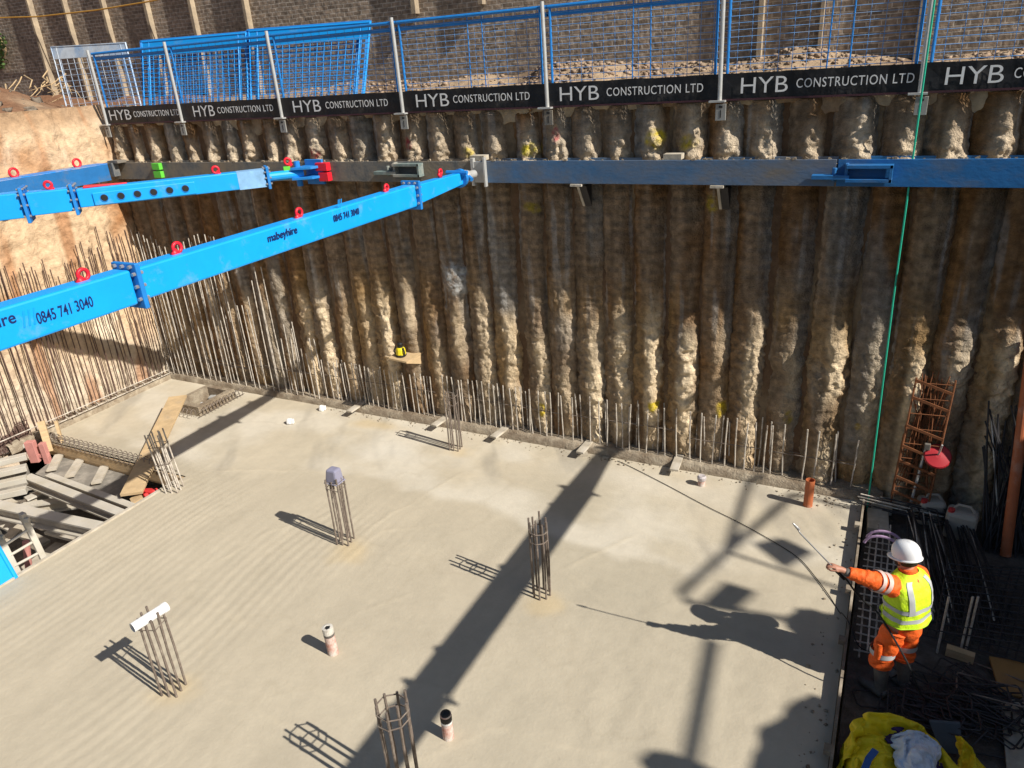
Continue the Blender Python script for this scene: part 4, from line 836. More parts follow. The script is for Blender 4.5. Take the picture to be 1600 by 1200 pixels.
p = onZ(232, 768, -.05); o = put('red_brace_clamp', MB().tube([onZ(225, 775, -.05), onZ(246, 765, -.05)], .035, 8).tube([onZ(228, 768, -.02), onZ(245, 772, -.02)], .03, 8).box(p, (.14, .1, .07), .4), mat('red_paint', (.55, .03, .03), .6), loc=p, bevel=.006); tag(o, 'red clamp in the corner of the timber pit', 'clamp')
o = put('timber_wedge', MB().beam(onZ(206, 785, -.1), onZ(222, 775, -.05), .2, .06), M_wood, loc=onZ(206, 785, -.1)); tag(o, 'small brown timber wedge at pit corner below the plank', 'timber')
for a, b, l in (((-11.2, 4.6, -1.5), (-11.0, 4.8, -.1), 'nearer the ladder'), ((-12.3, 4.0, -1.5), (-12.1, 4.3, -.1), 'farther from the ladder')):
    o = put('steel_prop', MB().tube([a, b], .05, 10).box((a[0], a[1], -1.49), (.2, .2, .02)), M_pink, loc=a); tag(o, 'faded red steel prop low in the timber pit, '+l, 'prop', 'red props')
# ================================================================ LASER
p = onY(628, 553, 10.05)
sh = put('timber_shelf', MB().prism([p+Vector((-.2, .3, -.04)), p+Vector((-.14, -.22, -.04)), p+Vector((.24, -.22, -.07)), p+Vector((.26, .3, -.06))], (0, 0, .03)).prism([p+Vector((.22, -.22, -.07)), p+Vector((.22, .25, -.07)), p+Vector((.22, .25, -.26))], (.03, 0, 0)), M_wood, loc=p); tag(sh, 'small timber shelf fixed to a pile, carrying the yellow laser', 'shelf')
la = thing('laser_level', 'yellow laser level on its timber shelf on the pile wall', 'laser level', p+Vector((.0, -.05, 0)))
c = p+Vector((.02, -.05, 0))
put('body', MB().lathe(c, [(0, 0), (.085, 0), (.095, .03), (.085, .12), (.06, .15), (0, .15)], 8), M_yell, la, bevel=.01)
put('base', MB().lathe(c+Vector((0, 0, -.012)), [(0, 0), (.09, 0), (.10, .02), (.085, .035)], 12), M_black, la)
put('head', MB().lathe(c+Vector((0, 0, .15)), [(.05, 0), (.045, .05), (.05, .055), (.05, .075), (0, .085)], 12), M_black, la, smooth=True)
for s in (-1, 1): put('handle', MB().tube([c+Vector((s*.09, -.03, .02)), c+Vector((s*.115, -.05, .08)), c+Vector((s*.08, -.03, .16))], .014, 6), M_black, la)
# ================================================================ ROPE + HOSE
o = put('green_rope', MB().tube([(.16, 9.98, -.1), (.10, 9.98, 3.0), (.05, 9.97, 9.5)], .011, 6), M_green, loc=(.16, 9.98, -.1)); tag(o, 'thin green rope hanging taut down the right side of the pit', 'rope')
hp = [onZ(x, y, .012) for x, y in ((965, 720), (985, 729), (1040, 757), (1100, 789), (1160, 819), (1215, 850), (1250, 874), (1275, 903), (1295, 930), (1312, 957))]+[Vector((.02, 7.4, .10)), Vector((.12, 7.2, .13)), Vector((.25, 7.0, .02)), Vector((.55, 7.1, -.06)), Vector((.8, 6.9, -.07))]
def smooth_path(P, n=5):
    out = []
    for i in range(len(P)-1):
        p0, p1, p2, p3 = P[max(i-1, 0)], P[i], P[i+1], P[min(i+2, len(P)-1)]
        for k in range(n):
            t = k/n; out.append(.5*((2*p1)+(p2-p0)*t+(2*p0-5*p1+4*p2-p3)*t*t+(3*p1-p0-3*p2+p3)*t**3))
    return out+[P[-1]]
o = put('pressure_hose', MB().tube(smooth_path(hp), .0052, 6), M_black, loc=hp[5]); tag(o, 'thin black hose trailing over the slab to the worker', 'hose')
# ================================================================ RIGHT SIDE
eb = thing('edge_board', 'long formwork board along the right slab edge', 'formwork board', (.12, 6, 0))
M_form = mat('form_board_dark', (.20, .16, .115), .85, var=.4, vscale=6, dirt=(.42, .36, .28), dirt_amt=.3)
put('board', MB().box((.10, 5.2, -.02), (.028, 9.4, .29)), M_form, eb, bevel=.003)
for y in (9.25, 7.85, 6.95, 5.45): put('cleat', MB().box((.06, y, .105), (.07, .09, .06)), M_form, eb, bevel=.003)
# rebar under worker: starter mesh strip along the edge
t = thing('rebar_mat', 'ladder like rebar strip on the ground between slab board and worker', 'rebar', (.35, 8, 0))
bars_part(t, [((.24+k*.07, 9.4, -.02+.12*(k % 2)), (.24+k*.07, 6.9, -.02+.12*(k % 2))) for k in range(5)], .010, M_rebarL, 6, 'long_bar')
bars_part(t, [((.18, y, .02), (.60, y, .04)) for y in np.arange(6.95, 9.3, .14)], .009, M_rebarL, 6, 'cross_bar')
o = put('timber_offcut', MB().box((.30, 9.62, -.02), (.26, .5, .1), .05), M_woodG, loc=(.3, 9.6, -.1), bevel=.004); tag(o, 'pale timber offcut at the foot of the rusty cage', 'timber')
o = put('timber_offcut', MB().box((.33, 10.05, -.03), (.26, .25, .1), .05), M_woodG, loc=(.33, 10.05, -.1), bevel=.004); tag(o, 'square timber offcut against the pile wall behind the other offcut', 'timber')
# hoops
for i, (px, py) in enumerate(((1382, 842), (1378, 850))):
    c = onZ(px, py, .2); o = put('flexible_hoop', MB().tube([c+Vector((.2*math.cos(a), .05*math.sin(a)*0, .16*math.sin(a)-.05)) for a in np.linspace(.1, 3.0, 12)], .018, 7), M_violet, loc=c); tag(o, 'violet plastic hoop above the rebar strip, %s one' % ('rear' if i == 0 else 'front'), 'hoop', 'violet hoops')
# rusty box cage leaning on the wall
t = thing('rebar_cage', 'rusty orange box cage leaning upright against the pile wall', 'rebar cage', (.55, 9.9, GZ))
b0, b1 = onY(1392, 785, 9.85), onY(1432, 590, 10.12); wv = Vector((.44, 0, .02)); dv = Vector((0, .18, 0)); ax = b1-b0
for v in (Vector(), wv, dv, wv+dv): put('corner_bar', MB().tube([b0+v, b0+ax*.5+v, b1+v], .012, 6), M_rust, t)
for k in range(9):
    u = k/8.5+.02; c = b0+ax*u; put('link', MB().tube([c, c+wv, c+wv+dv, c+dv], .007, 5, closed=True), M_rust, t)
for u in (.05, .17, .30, .42, .58, .80, .93): put('diagonal_bar', MB().beam(b0+ax*u+dv*-.1+Vector((0, 0, .10)), b0+ax*u+wv-dv*.1-Vector((0, 0, .06)), .012, .035), M_rust, t)
for k in range(26): put('inner_bar', MB().tube([b0+wv*random.random()+dv*random.random()+ax*random.uniform(0, .3), b0+wv*random.random()+dv*random.random()+ax*random.uniform(.7, 1.04)], .007, 5), M_rust, t)
# red disc on pole
t = thing('red_disc', 'red round disc on a thin grey pole beside the rusty cage', 'disc', onY(1440, 775, 10.0))
c = onY(1465, 713, 9.95); nrm = Vector((.1, -.75, .65))
put('disc', MB().lathe(c, [(0, -.02), (.155, -.015), (.165, 0), (.15, .02), (.03, .035), (0, .035)], 28, nrm), mat('disc_red', (.40, .02, .028), .5, var=.1), t)
put('handle', MB().tube([c+Vector((0, 0, 0)), c+Vector((.02, -.10, .22))], .011, 6), M_galv, t)
put('pole', MB().tube([onY(1422, 790, 9.9), onY(1448, 695, 9.98)], .018, 8), M_galv, t)
put('pole_head', MB().box(onY(1449, 698, 9.96), (.07, .05, .09)), M_boot, t, bevel=.008)
# canisters
def canister(label, px, py, s=1., rz=0.):
    b = onZ(px, py, GZ+.03); t = thing('canister', label, 'canister', b, 'plastic canisters by the wall'); R = Matrix.Rotation(rz, 3, 'Z')
    put('body', MB().box(b+Vector((0, 0, .19*s)), (.34*s, .26*s, .38*s), R=R), M_can, t, bevel=.05)
    hd = MB(); q = b+Vector((0, 0, .40*s)); hd.tube([q+R@Vector((-.10*s, 0, -.02)), q+R@Vector((-.06*s, 0, .05)), q+R@Vector((.07*s, 0, .05)), q+R@Vector((.12*s, 0, -.02))], .018, 7); put('handle', hd, M_can, t)
    put('cap', MB().lathe(q+R@Vector((-.12*s, -.07*s, -.04)), [(.04, 0), (.04, .05), (0, .055)], 12), mat('cap_red', (.45, .04, .04), .5), t)
canister('cream plastic canister with red cap by the rusty cage, left of the two', 1450, 815, .95, .25)
canister('cream plastic canister with red cap, right of the two', 1497, 838, 1.05, -.15)
# bundle of rebars lying toward worker
t = thing('rebar_bundle', 'bundle of dark rebars with bent pale ends in front of the canisters', 'rebar', (1.0, 9.3, GZ))
for k in range(46):
    p = Vector((.62+.75*random.random(), 9.75+jit(.12), .10+.12*random.random())); q = p+Vector((.25+jit(.15), -1.6-.5*random.random(), -.12)); put('bar', MB().tube([p+Vector((-.5-.2*random.random(), .05, .02)) if k % 3 == 0 else p+Vector((-.05, .08, -.05)), p, p.lerp(q, .5)+Vector((0, 0, .03)), q], .010, 5), M_rebarL if k % 6 == 0 else M_dark, t)
t = thing('rebar_bundle', 'tall dark rebars propped upright against the pile wall at right edge', 'rebar', (1.7, 10.0, GZ))
for k in range(60):
    a = onY(random.uniform(1525, 1640), random.uniform(860, 880), 9.6+jit(.12)); b = onY(random.uniform(1535, 1640), random.uniform(625, 740), 10.1); b.z = max(b.z, a.z+.6); a.z = GZ; put('bar', MB().tube([a, a.lerp(b, .5)+Vector((jit(.02), 0, 0)), b], .011, 5), M_galv if k in (3, 21, 40) else M_dark, t)
o = put('orange_pipe', MB().lathe(onY(1571, 868, 9.5), [(.055, 0), (.062, 0), (.062, 2.6), (.068, 2.6), (.068, 2.75), (.05, 2.75)], 18, onY(1600, 640, 9.95)-onY(1571, 868, 9.5)), M_orangeP, loc=onY(1571, 868, 9.5)); tag(o, 'long orange drain pipe leaning upright at the right edge', 'pipe')
# standing / lying mesh sheets at right
def meshsheet(label, A, B, Cc, D, nu, nv, m, r=.008):
    t = thing('rebar_mesh', label, 'rebar mesh', A, 'rebar mesh sheets at right'); A, B, Cc, D = map(Vector, (A, B, Cc, D)); P = lambda u, v: A.lerp(B, u).lerp(D.lerp(Cc, u), v)
    for k in range(nu+1): put('wire', MB().tube([P(k/nu, 0), P(k/nu, 1)], r, 5), m, t)
    for k in range(nv+1): put('cross_wire', MB().tube([P(0, k/nv), P(1, k/nv)], r, 5), m, t)
meshsheet('dark rebar mesh sheet lying behind the worker', onZ(1435, 990, .0), onZ(1600, 1035, .0), onZ(1640, 890, .05), onZ(1465, 880, .05), 12, 11, M_dark)
meshsheet('second rebar mesh sheet raised above the first, right of worker', onZ(1462, 985, .25), onZ(1625, 1010, .25), onZ(1645, 900, .28), onZ(1480, 880, .28), 8, 10, M_dark, .007)
for i, px in enumerate((1464, 1500, 1508)):
    p = onZ(px, 1020, GZ); o = put('steel_pin', MB().tube([p, p+Vector((0, 0, .75))], .012, 6), M_rebarL, loc=p); tag(o, 'upright steel pin in the dark mesh, %s' % ['alone behind the worker', 'left one of a close pair', 'right one of a close pair'][i], 'steel pin', 'upright pins in the mesh')
o = put('plywood_board', MB().prism([onZ(1545, 1028, GZ+.05), onZ(1680, 1050, GZ+.05), onZ(1680, 1110, GZ+.05), onZ(1562, 1085, GZ+.05)], (0, 0, .025)), M_plyY, loc=onZ(1560, 1050, GZ)); tag(o, 'yellow brown plywood board on the dark ground at right edge', 'plywood')
o = put('plywood_board', MB().prism([onZ(1562, 1092, GZ+.045), onZ(1680, 1115, GZ+.045), onZ(1700, 1230, GZ+.045), onZ(1575, 1230, GZ+.045)], (0, 0, .025)), M_woodG, loc=onZ(1600, 1150, GZ)); tag(o, 'grey brown plywood board in the bottom right corner', 'plywood')
o = put('timber_offcut', MB().box(onZ(1500, 1022, GZ+.05), (.26, .08, .10), -.15), M_wood, loc=onZ(1500, 1022, GZ)); tag(o, 'small timber offcut below the dark mesh', 'timber')
# pile of stirrups
t = thing('stirrup_pile', 'heap of black rebar stirrups and bent bars behind the yellow bag', 'rebar', onZ(1490, 1100, GZ))
for k in range(44):
    c = onZ(random.uniform(1430, 1560), random.uniform(1062, 1125), GZ+.05+.16*random.random()); a = -.2+jit(.5); u = Vector((math.cos(a), math.sin(a), jit(.25))); v = Vector((-math.sin(a), math.cos(a), .15+jit(.4))); lw_, lh = .22+.14*random.random(), .09+.06*random.random()
    pts = [c+u*x*lw_+v*y*lh for x, y in ((-1, -.8), (-.95, -1), (.95, -1), (1, -.8), (1, .8), (.95, 1), (-.95, 1), (-1, .8))]; put('stirrup', MB().tube(pts, .009, 5, closed=True), M_rebar if k in (5, 17, 30) else M_dark, t)
for k in range(18):
    a = onZ(random.uniform(1405, 1440), random.uniform(1062, 1080), GZ+.1); b = onZ(random.uniform(1440, 1475), random.uniform(1115, 1130), GZ+.1+.05*random.random()); put('straight_bar', MB().tube([a, b], .010, 5), M_dark, t)
for i, (px, py, rz) in enumerate(((1362, 1092, .3), (1540, 1165, .2), (1605, 1160, -.3))):
    c = onZ(px, py, GZ+.04); R = Matrix.Rotation(rz, 3, 'Z'); o = put('stirrup', MB().tube([c+R@Vector((x*.16, y*.11, jit(.01))) for x, y in ((-1, -.7), (-.8, -1), (.8, -1), (1, -.7), (1, .7), (.8, 1), (-.8, 1), (-1, .7))], .010, 6, closed=True), M_dark, loc=c)
    tag(o, ['dark loop stirrup on the ground at the worker’s feet', 'dark loop stirrup on the ground right of the yellow bag', 'dark loop stirrup on the corner plywood'][i], 'stirrup', 'loose stirrups')
o = put('slate_sheet', MB().prism([onZ(1452, 1128, GZ+.25), onZ(1500, 1132, GZ+.25), onZ(1505, 1180, GZ+.05), onZ(1470, 1175, GZ+.05)], (0, .02, .012)), mat('slate_blue', (.06, .075, .09), .6), loc=onZ(1475, 1150, GZ)); tag(o, 'small slate blue sheet standing behind the white cloth', 'sheet')
# ---------------- yellow bag with white sheet
def crumple(x, y, z, sd):
    a = 1-2.4*np.abs(fbm(x*2.3, y*2.3, z*2.3, sd, 2))**.85; b = 1-2*np.abs(fbm(x*5+3, y*5, z*5, sd+5, 2)); c = 1-2*np.abs(vn(x*8, y*8, z*8, sd+9))
    return .72*a+.23*b+.05*c-.6
def shade_lump(name, cpx, rx, ry, rz_, m, parent, seed, amp=.22, z0=GZ, n=120, mm=70):
    c = Vector(cpx); th = np.linspace(0, 2*math.pi, n, endpoint=False); ph = np.linspace(-.5, math.pi/2, mm)
    T, Pp = np.meshgrid(th, ph, indexing='ij'); X, Y, Z = np.cos(T)*np.cos(Pp), np.sin(T)*np.cos(Pp), np.sin(Pp)
    d = 1+amp*fbm(X*1.4+seed, Y*1.4, Z*1.4, seed, 2)+amp*.9*crumple(X+seed, Y, Z, seed+9)
    V = np.stack([c.x+rx*X*d, c.y+ry*Y*d, np.maximum(z0+.005, c.z+rz_*Z*d)], -1).reshape(-1, 3)
    i, j = np.meshgrid(np.arange(n), np.arange(mm-1), indexing='ij'); a = i*mm+j; b = ((i+1) % n)*mm+j; Q = np.stack([a, b, b+1, a+1], -1).reshape(-1, 4)
    return npmesh(name, V, Q, m, parent)
yb = thing('bulk_bag', 'crumpled yellow bulk bag at the bottom edge, right of the slab', 'bag', onZ(1400, 1190, GZ))
def cloth_strip(name, cols, m, parent, seed, amp=.03, nu=130, nv=90):
    """a sheet of cloth hung through rows of pixel anchored points: cols is a grid of Vectors [row][col]"""
    G = np.array([[tuple(p) for p in r] for r in cols]); r_, c_ = G.shape[:2]
    u = np.linspace(0, c_-1, nu); v = np.linspace(0, r_-1, nv)
    def interp(A, t):
        i = np.clip(np.floor(t).astype(int), 0, A.shape[0]-2); f = t-i; P = lambda k: A[np.clip(i+k, 0, A.shape[0]-1)]; f = f.reshape(-1, *([1]*(A.ndim-1)))
        return .5*(2*P(0)+(P(1)-P(-1))*f+(2*P(-1)-5*P(0)+4*P(1)-P(2))*f*f+(P(2)-P(-1)+3*P(0)-3*P(1))*f**3)
    S = interp(np.swapaxes(interp(G, v), 0, 1), u)       # nu x nv x 3
    x, y, z = S[..., 0]*3, S[..., 1]*3, S[..., 2]*3; k = crumple(x, y, z, seed)
    S[..., 2] += amp*k; S[..., 1] -= amp*.8*k; S[..., 0] += amp*.5*crumple(x+7, y, z, seed+20); S[..., 2] = np.maximum(S[..., 2], GZ+.01)
    o = npmesh(name, S.reshape(-1, 3), grid_faces(nu, nv), m, parent); q = o.modifiers.new('thick', 'SOLIDIFY'); q.thickness = .006; return o
def yellow_bag():
    P = onZ
    # outer wall of the open sack: rim, belly and foot, seen from above
    rim = [P(1330, 1185, .22), P(1338, 1140, .34), P(1350, 1119, .40), P(1385, 1116, .43), P(1420, 1125, .40), P(1452, 1142, .32), P(1475, 1172, .28), P(1500, 1205, .25)]
    c0 = P(1405, 1200, .1)
    out = [(p-c0)*1.16+c0 for p in rim]; out = [Vector((p.x, p.y, .12)) for p in out]; foot = [Vector(((p.x-c0.x)*1.2+c0.x, (p.y-c0.y)*1.2+c0.y, GZ+.015)) for p in rim]
    inn = [(p-c0)*.86+c0 for p in rim]; inn = [Vector((p.x, p.y, q.z-.07)) for p, q in zip(inn, rim)]; deep = [(p-c0)*.62+c0 for p in rim]; deep = [Vector((p.x, p.y, .02)) for p in deep]
    cloth_strip('sack', [foot, out, rim, inn, deep], M_yelbag, yb, 701, .065)
    # slumped front folds
    cloth_strip('flap', [[P(1318, 1178, .05), P(1345, 1150, .24), P(1372, 1146, .27), P(1405, 1168, .24)], [P(1322, 1215, .02), P(1345, 1190, .26), P(1378, 1180, .30), P(1412, 1205, .2)], [P(1325, 1262, .0), P(1350, 1250, .2), P(1385, 1250, .22), P(1425, 1262, .1)]], M_yelbag, yb, 711, .06)
    cloth_strip('flap', [[P(1493, 1150, .14), P(1502, 1152, .18), P(1512, 1165, .1)], [P(1498, 1178, .10), P(1520, 1178, .2), P(1532, 1190, .04)], [P(1490, 1230, .0), P(1535, 1230, .15), P(1565, 1230, GZ)]], M_yelbag, yb, 721, .06)
    st = [P(1347, 1225, .30), P(1350, 1205, .33), P(1357, 1186, .34), P(1368, 1172, .33)]; mb = MB()
    for a, b in zip(st[:-1], st[1:]): mb.beam(a, b, .055, .012)
    put('loop_strap', mb, mat('strap_blue', (.03, .10, .30), .7), yb)
    o = cloth_strip('purple_cloth', [[P(1384, 1145, .30), P(1400, 1138, .33), P(1422, 1137, .33), P(1450, 1150, .22)], [P(1385, 1165, .26), P(1402, 1160, .28), P(1440, 1165, .2), P(1478, 1180, .2)], [P(1395, 1190, .2), P(1410, 1200, .2), P(1450, 1200, .18), P(1492, 1195, .18)], [P(1402, 1240, .15), P(1420, 1240, .15), P(1460, 1240, .15), P(1500, 1240, .12)]], M_purple, None, 731, .06); tag(o, 'dark purple cloth around the white sheet in the yellow bag', 'cloth')
    o = cloth_strip('white_sheet', [[P(1400, 1152, .30), P(1420, 1142, .36), P(1445, 1146, .38), P(1468, 1160, .28)], [P(1400, 1168, .34), P(1425, 1160, .44), P(1450, 1164, .44), P(1472, 1172, .30)], [P(1408, 1192, .30), P(1430, 1188, .42), P(1450, 1190, .40), P(1464, 1195, .26)], [P(1415, 1240, .2), P(1430, 1240, .32), P(1448, 1240, .3), P(1458, 1240, .16)]], M_sheet, None, 741, .10); tag(o, 'crumpled white plastic sheet stuffed in the yellow bag', 'sheet')
yellow_bag()
# ================================================================ WORKER
def skinned(name, pts, edges, rad, m, parent, sub=2, root=0):
    org = ORG[parent] if parent is not None else Vector((0, 0, 0))
    me = bpy.data.meshes.new(name); me.from_pydata([tuple(Vector(p)-org) for p in pts], edges, []); me.materials.append(m)
    o = bpy.data.objects.new(name, me); C.objects.link(o)
    if parent is not None: o.parent = parent
    ORG[o] = org
    sk_ = o.modifiers.new('skin', 'SKIN'); sk_.use_smooth_shade = True
    lay = me.skin_vertices[0] if len(me.skin_vertices) else None
    if lay is None:
        me.attributes  # the layer is created with the modifier on evaluation
    for i, r in enumerate(rad):
        rr = r if isinstance(r, tuple) else (r, r); me.skin_vertices[0].data[i].radius = rr
    me.skin_vertices[0].data[root].use_root = True
    s = o.modifiers.new('sub', 'SUBSURF'); s.levels = sub; s.render_levels = sub
    return o
PF = Vector((.56, 6.61, GZ+.01))           # between the feet
FW = Vector((-.80, .60, 0)).normalized()    # facing, left and a little away
LT = Vector((0, 0, 1)).cross(FW)            # his left, toward the camera
def L(f, l, z): return PF+(FW*f+LT*l+Vector((0, 0, z)))*.975
person = thing('person', 'worker in white helmet, yellow vest and orange workwear spraying the slab', 'person', PF)
shL, shR = L(.05, .18, 1.39), L(.06, -.155, 1.37)
elL, wrL, haL = onY(1366, 907, 6.36), onY(1326, 895, 6.31), onY(1305, 886, 6.28)
elR, wrR, haR = L(.22, -.20, 1.14), L(.42, .02, 1.20), L(.49, .09, 1.22)
tip = Vector((-.47, 6.18, 1.93))
ankL, ankR = L(.02, .145, .09), L(-.02, -.145, .09); knL, knR = L(.07, .135, .51), L(.03, -.135, .51); hpL, hpR = L(.0, .095, .90), L(.0, -.095, .90)
toeL, toeR = ankL+FW*.17+LT*.02-Vector((0, 0, .06)), ankR+FW*.17-LT*.03-Vector((0, 0, .06))
HD = L(.09, .01, 1.62)
pts = [L(0, 0, .95), L(.0, 0, 1.12), L(.0, 0, 1.30), L(.03, 0, 1.42), L(.06, 0, 1.52), L(.09, .0, 1.58), L(.09, 0, 1.66), L(.07, 0, 1.72)]
rad = [(.15, .11), (.14, .10), (.16, .11), (.12, .085), (.058, .058), (.075, .085), (.08, .092), (.05, .06)]
edges = [(k, k+1) for k in range(7)]
def chain(start, P, R):
    a = start
    for p, r in zip(P, R): pts.append(p); rad.append((r, r)); edges.append((a, len(pts)-1)); a = len(pts)-1
    return a
hl = chain(3, [shL, elL, wrL, haL], [.055, .040, .029, .034]); hr = chain(3, [shR, elR, wrR, haR], [.055, .040, .029, .034])
chain(0, [hpL, knL, ankL, toeL], [.085, .058, .042, .032]); chain(0, [hpR, knR, ankR, toeR], [.085, .058, .042, .032])
for hd, ha, wr in ((hl, haL, wrL), (hr, haR, wrR)):
    d = (ha-wr).normalized(); s = d.cross(Vector((0, 0, 1))).normalized(); u = s.cross(d); ln = (.062, .074, .070, .056)
    for k in range(4):
        b = ha+d*.035+s*(-.027+.018*k); t1 = b+d*ln[k]*.42-u*.018; t2 = t1-d*ln[k]*.02-u*ln[k]*.40; chain(hd, [b, t1, t2], [.0095, .009, .0075])
    chain(hd, [ha+s*-.036-d*.01-u*.012, ha+s*-.03+d*.03-u*.036, ha+s*-.008+d*.045-u*.045], [.012, .010, .008])
skinned('body', pts, edges, rad, M_skin, person, 2, 0)
def loft(P, R, n=22, per=8, amp=.0, fs=9., seed=0, squash=1., caps=True):
    """tapered sleeve along a path with cloth folds"""
    P = smooth_path([Vector(p) for p in P], per); Rr = np.interp(np.linspace(0, 1, len(P)), np.linspace(0, 1, len(R)), R)
    mb = MB(); vs = []; m = len(P); pu = None
    for i, p in enumerate(P):
        t = (P[min(i+1, m-1)]-P[max(i-1, 0)]).normalized(); u = pu if pu else (FW if abs(t.dot(FW)) < .9 else Vector((0, 0, 1))); u = (u-t*u.dot(t)).normalized(); pu = u; b = t.cross(u)
        for k in range(n):
            a = 2*math.pi*k/n; f = 1+amp*float(fbm(math.cos(a)*1.6+seed, math.sin(a)*1.6, i/per*fs*.35, seed, 3))+amp*.35*math.sin(i/per*fs*.8+2.6*math.sin(a+seed)+1.5*math.sin(2*a)); vs.append(p+(u*math.cos(a)+b*math.sin(a)*squash)*Rr[i]*f)
    fs_ = [(i*n+k, i*n+(k+1) % n, (i+1)*n+(k+1) % n, (i+1)*n+k) for i in range(m-1) for k in range(n)]
    if caps: fs_ += [tuple(range(n-1, -1, -1)), tuple((m-1)*n+k for k in range(n))]
    return mb.add(vs, fs_)
def part(nm, mb, m, par=None, sub=0):
    o = put(nm, mb, m, par or person, smooth=True)
    if sub: q = o.modifiers.new('sub', 'SUBSURF'); q.levels = sub; q.render_levels = sub
    return o
# trousers and boots
tz = loft([L(0, 0, 1.1), L(0, 0, 1.0), L(.0, 0, .88), L(.0, 0, .78)], [.15, .17, .182, .145], 26, 6, .05, 5, 3, .80)
for hp, kn, sgn, sd_ in ((hpL, knL, 1, 5), (hpR, knR, -1, 8)):
    q = kn-Vector((0, 0, .10)); tt = loft([hp+Vector((0, 0, -.02)), hp.lerp(kn, .5), kn, q, q-Vector((0, 0, .03))], [.118, .112, .100, .114, .098], 34, 14, .12, 11, sd_)
    k = len(tz.v); tz.v += tt.v; tz.f += [tuple(i+k for i in f) for f in tt.f]
trs = part('trousers', tz, M_hiO)
pk = hpL.lerp(knL, .72)+LT*.105
part('thigh_pocket', loft([pk+Vector((0, 0, .09)), pk, pk-Vector((0, 0, .1))], [.035, .04, .035], 14, 5, .04, 6, 4), M_hiO, trs)
part('reflective_tape', loft([knL+Vector((0, 0, .075)), knL+Vector((0, 0, .015))], [.117, .116], 22, 3, .05, 8, 5, caps=False), M_refl, trs)
part('reflective_tape', loft([knR+Vector((0, 0, .075)), knR+Vector((0, 0, .015))], [.117, .116], 22, 3, .05, 8, 8, caps=False), M_refl, trs)
for kn, an, to in ((knL, ankL, toeL), (knR, ankR, toeR)):
    b = part('boot', loft([kn-Vector((0, 0, .06)), kn.lerp(an, .5), an+Vector((0, 0, .02)), an-Vector((0, 0, .03))], [.082, .070, .055, .056], 18, 6, .03, 6, 2), M_boot)
    part('foot', loft([an-FW*.07-Vector((0, 0, .035)), an-Vector((0, 0, .03)), to+Vector((0, 0, .01)), to+FW*.05-Vector((0, 0, .002))], [.045, .058, .048, .02], 14, 6), M_boot, b)
# jacket sleeves with tapes
jk = loft([L(0, 0, 1.02), L(0, 0, 1.12), L(.01, 0, 1.3), L(.03, 0, 1.42), L(.05, 0, 1.49)], [.14, .14, .14, .115, .07], 24, 6, .01, 5, 11, .6)
for sh_, el, wr, sd_ in ((shL, elL, wrL, 15), (shR, elR, wrR, 18)):
    tt = loft([sh_+(sh_-el).normalized()*.07, sh_, sh_.lerp(el, .5), el, el.lerp(wr, .5), wr], [.090, .100, .094, .080, .070, .052], 34, 14, .15, 13, sd_); k = len(jk.v); jk.v += tt.v; jk.f += [tuple(i+k for i in f) for f in tt.f]
jko = part('jacket', jk, M_hiO)
for a, b in ((.48, .66), (.82, .98)): part('reflective_tape', loft([shL.lerp(elL, a), shL.lerp(elL, b)], [.106, .099], 24, 5, .06, 10, 15, caps=False), mat('tape_pinkish', (.62, .45, .40), .5, var=.15), jko)
for a, b in ((.5, .66), (.86, 1.0)): part('reflective_tape', loft([shR.lerp(elR, a), shR.lerp(elR, b)], [.101, .09], 24, 5, .06, 10, 18, caps=False), M_refl, jko)
part('cuff', loft([wrL+(elL-wrL).normalized()*.02, wrL+(wrL-elL).normalized()*.035], [.043, .036], 14, 3, .04), M_boot, jko)
part('cuff', loft([wrR+(elR-wrR).normalized()*.02, wrR+(wrR-elR).normalized()*.02], [.043, .036], 14, 3, .04), M_boot, jko)
# vest
VZ = np.array([1.00, 1.02, 1.07, 1.14, 1.23, 1.33, 1.41, 1.46, 1.50, 1.53]); VA = np.array([.232, .235, .222, .218, .226, .232, .225, .190, .115, .084]); VB = np.array([.195, .192, .180, .175, .180, .172, .148, .112, .090, .078]); VC = np.array([.0, .0, .0, .0, .005, .015, .03, .04, .045, .05])
def tor(a, z, off=0.):
    A, B, c = np.interp(z, VZ, VA), np.interp(z, VZ, VB), np.interp(z, VZ, VC)
    f = 1+.13*float(1-2*abs(fbm(math.cos(a)*1.5, math.sin(a)*1.5, z*4.5, 801, 2))-.55)*(1.5-z)/.6+.035*math.sin(7*a+5*z)*max(0, (1.2-z)/.3)+.03*math.sin(z*26+3*math.sin(2*a))*max(0, min(1, (1.25-z)/.3))
    x, y = math.cos(a), math.sin(a); e = .82
    return L(c+(B*f+off)*math.copysign(abs(y)**e, y), (A*f+off)*math.copysign(abs(x)**e, x), z)
mb = MB(); nz, na = 44, 56; zz = np.linspace(1.0, 1.52, nz); vs = [tor(2*math.pi*k/na, z) for z in zz for k in range(na)]
mb.add(vs, [(i*na+k, i*na+(k+1) % na, (i+1)*na+(k+1) % na, (i+1)*na+k) for i in range(nz-1) for k in range(na)])
vst = part('vest', mb, M_hiY)
for z0, z1 in ((1.06, 1.105), (1.165, 1.21)):
    mb = MB(); vs = [tor(2*math.pi*k/na, z, .006) for z in np.linspace(z0, z1, 4) for k in range(na)]; mb.add(vs, [(i*na+k, i*na+(k+1) % na, (i+1)*na+(k+1) % na, (i+1)*na+k) for i in range(3) for k in range(na)]); part('reflective_tape', mb, M_refl, vst)
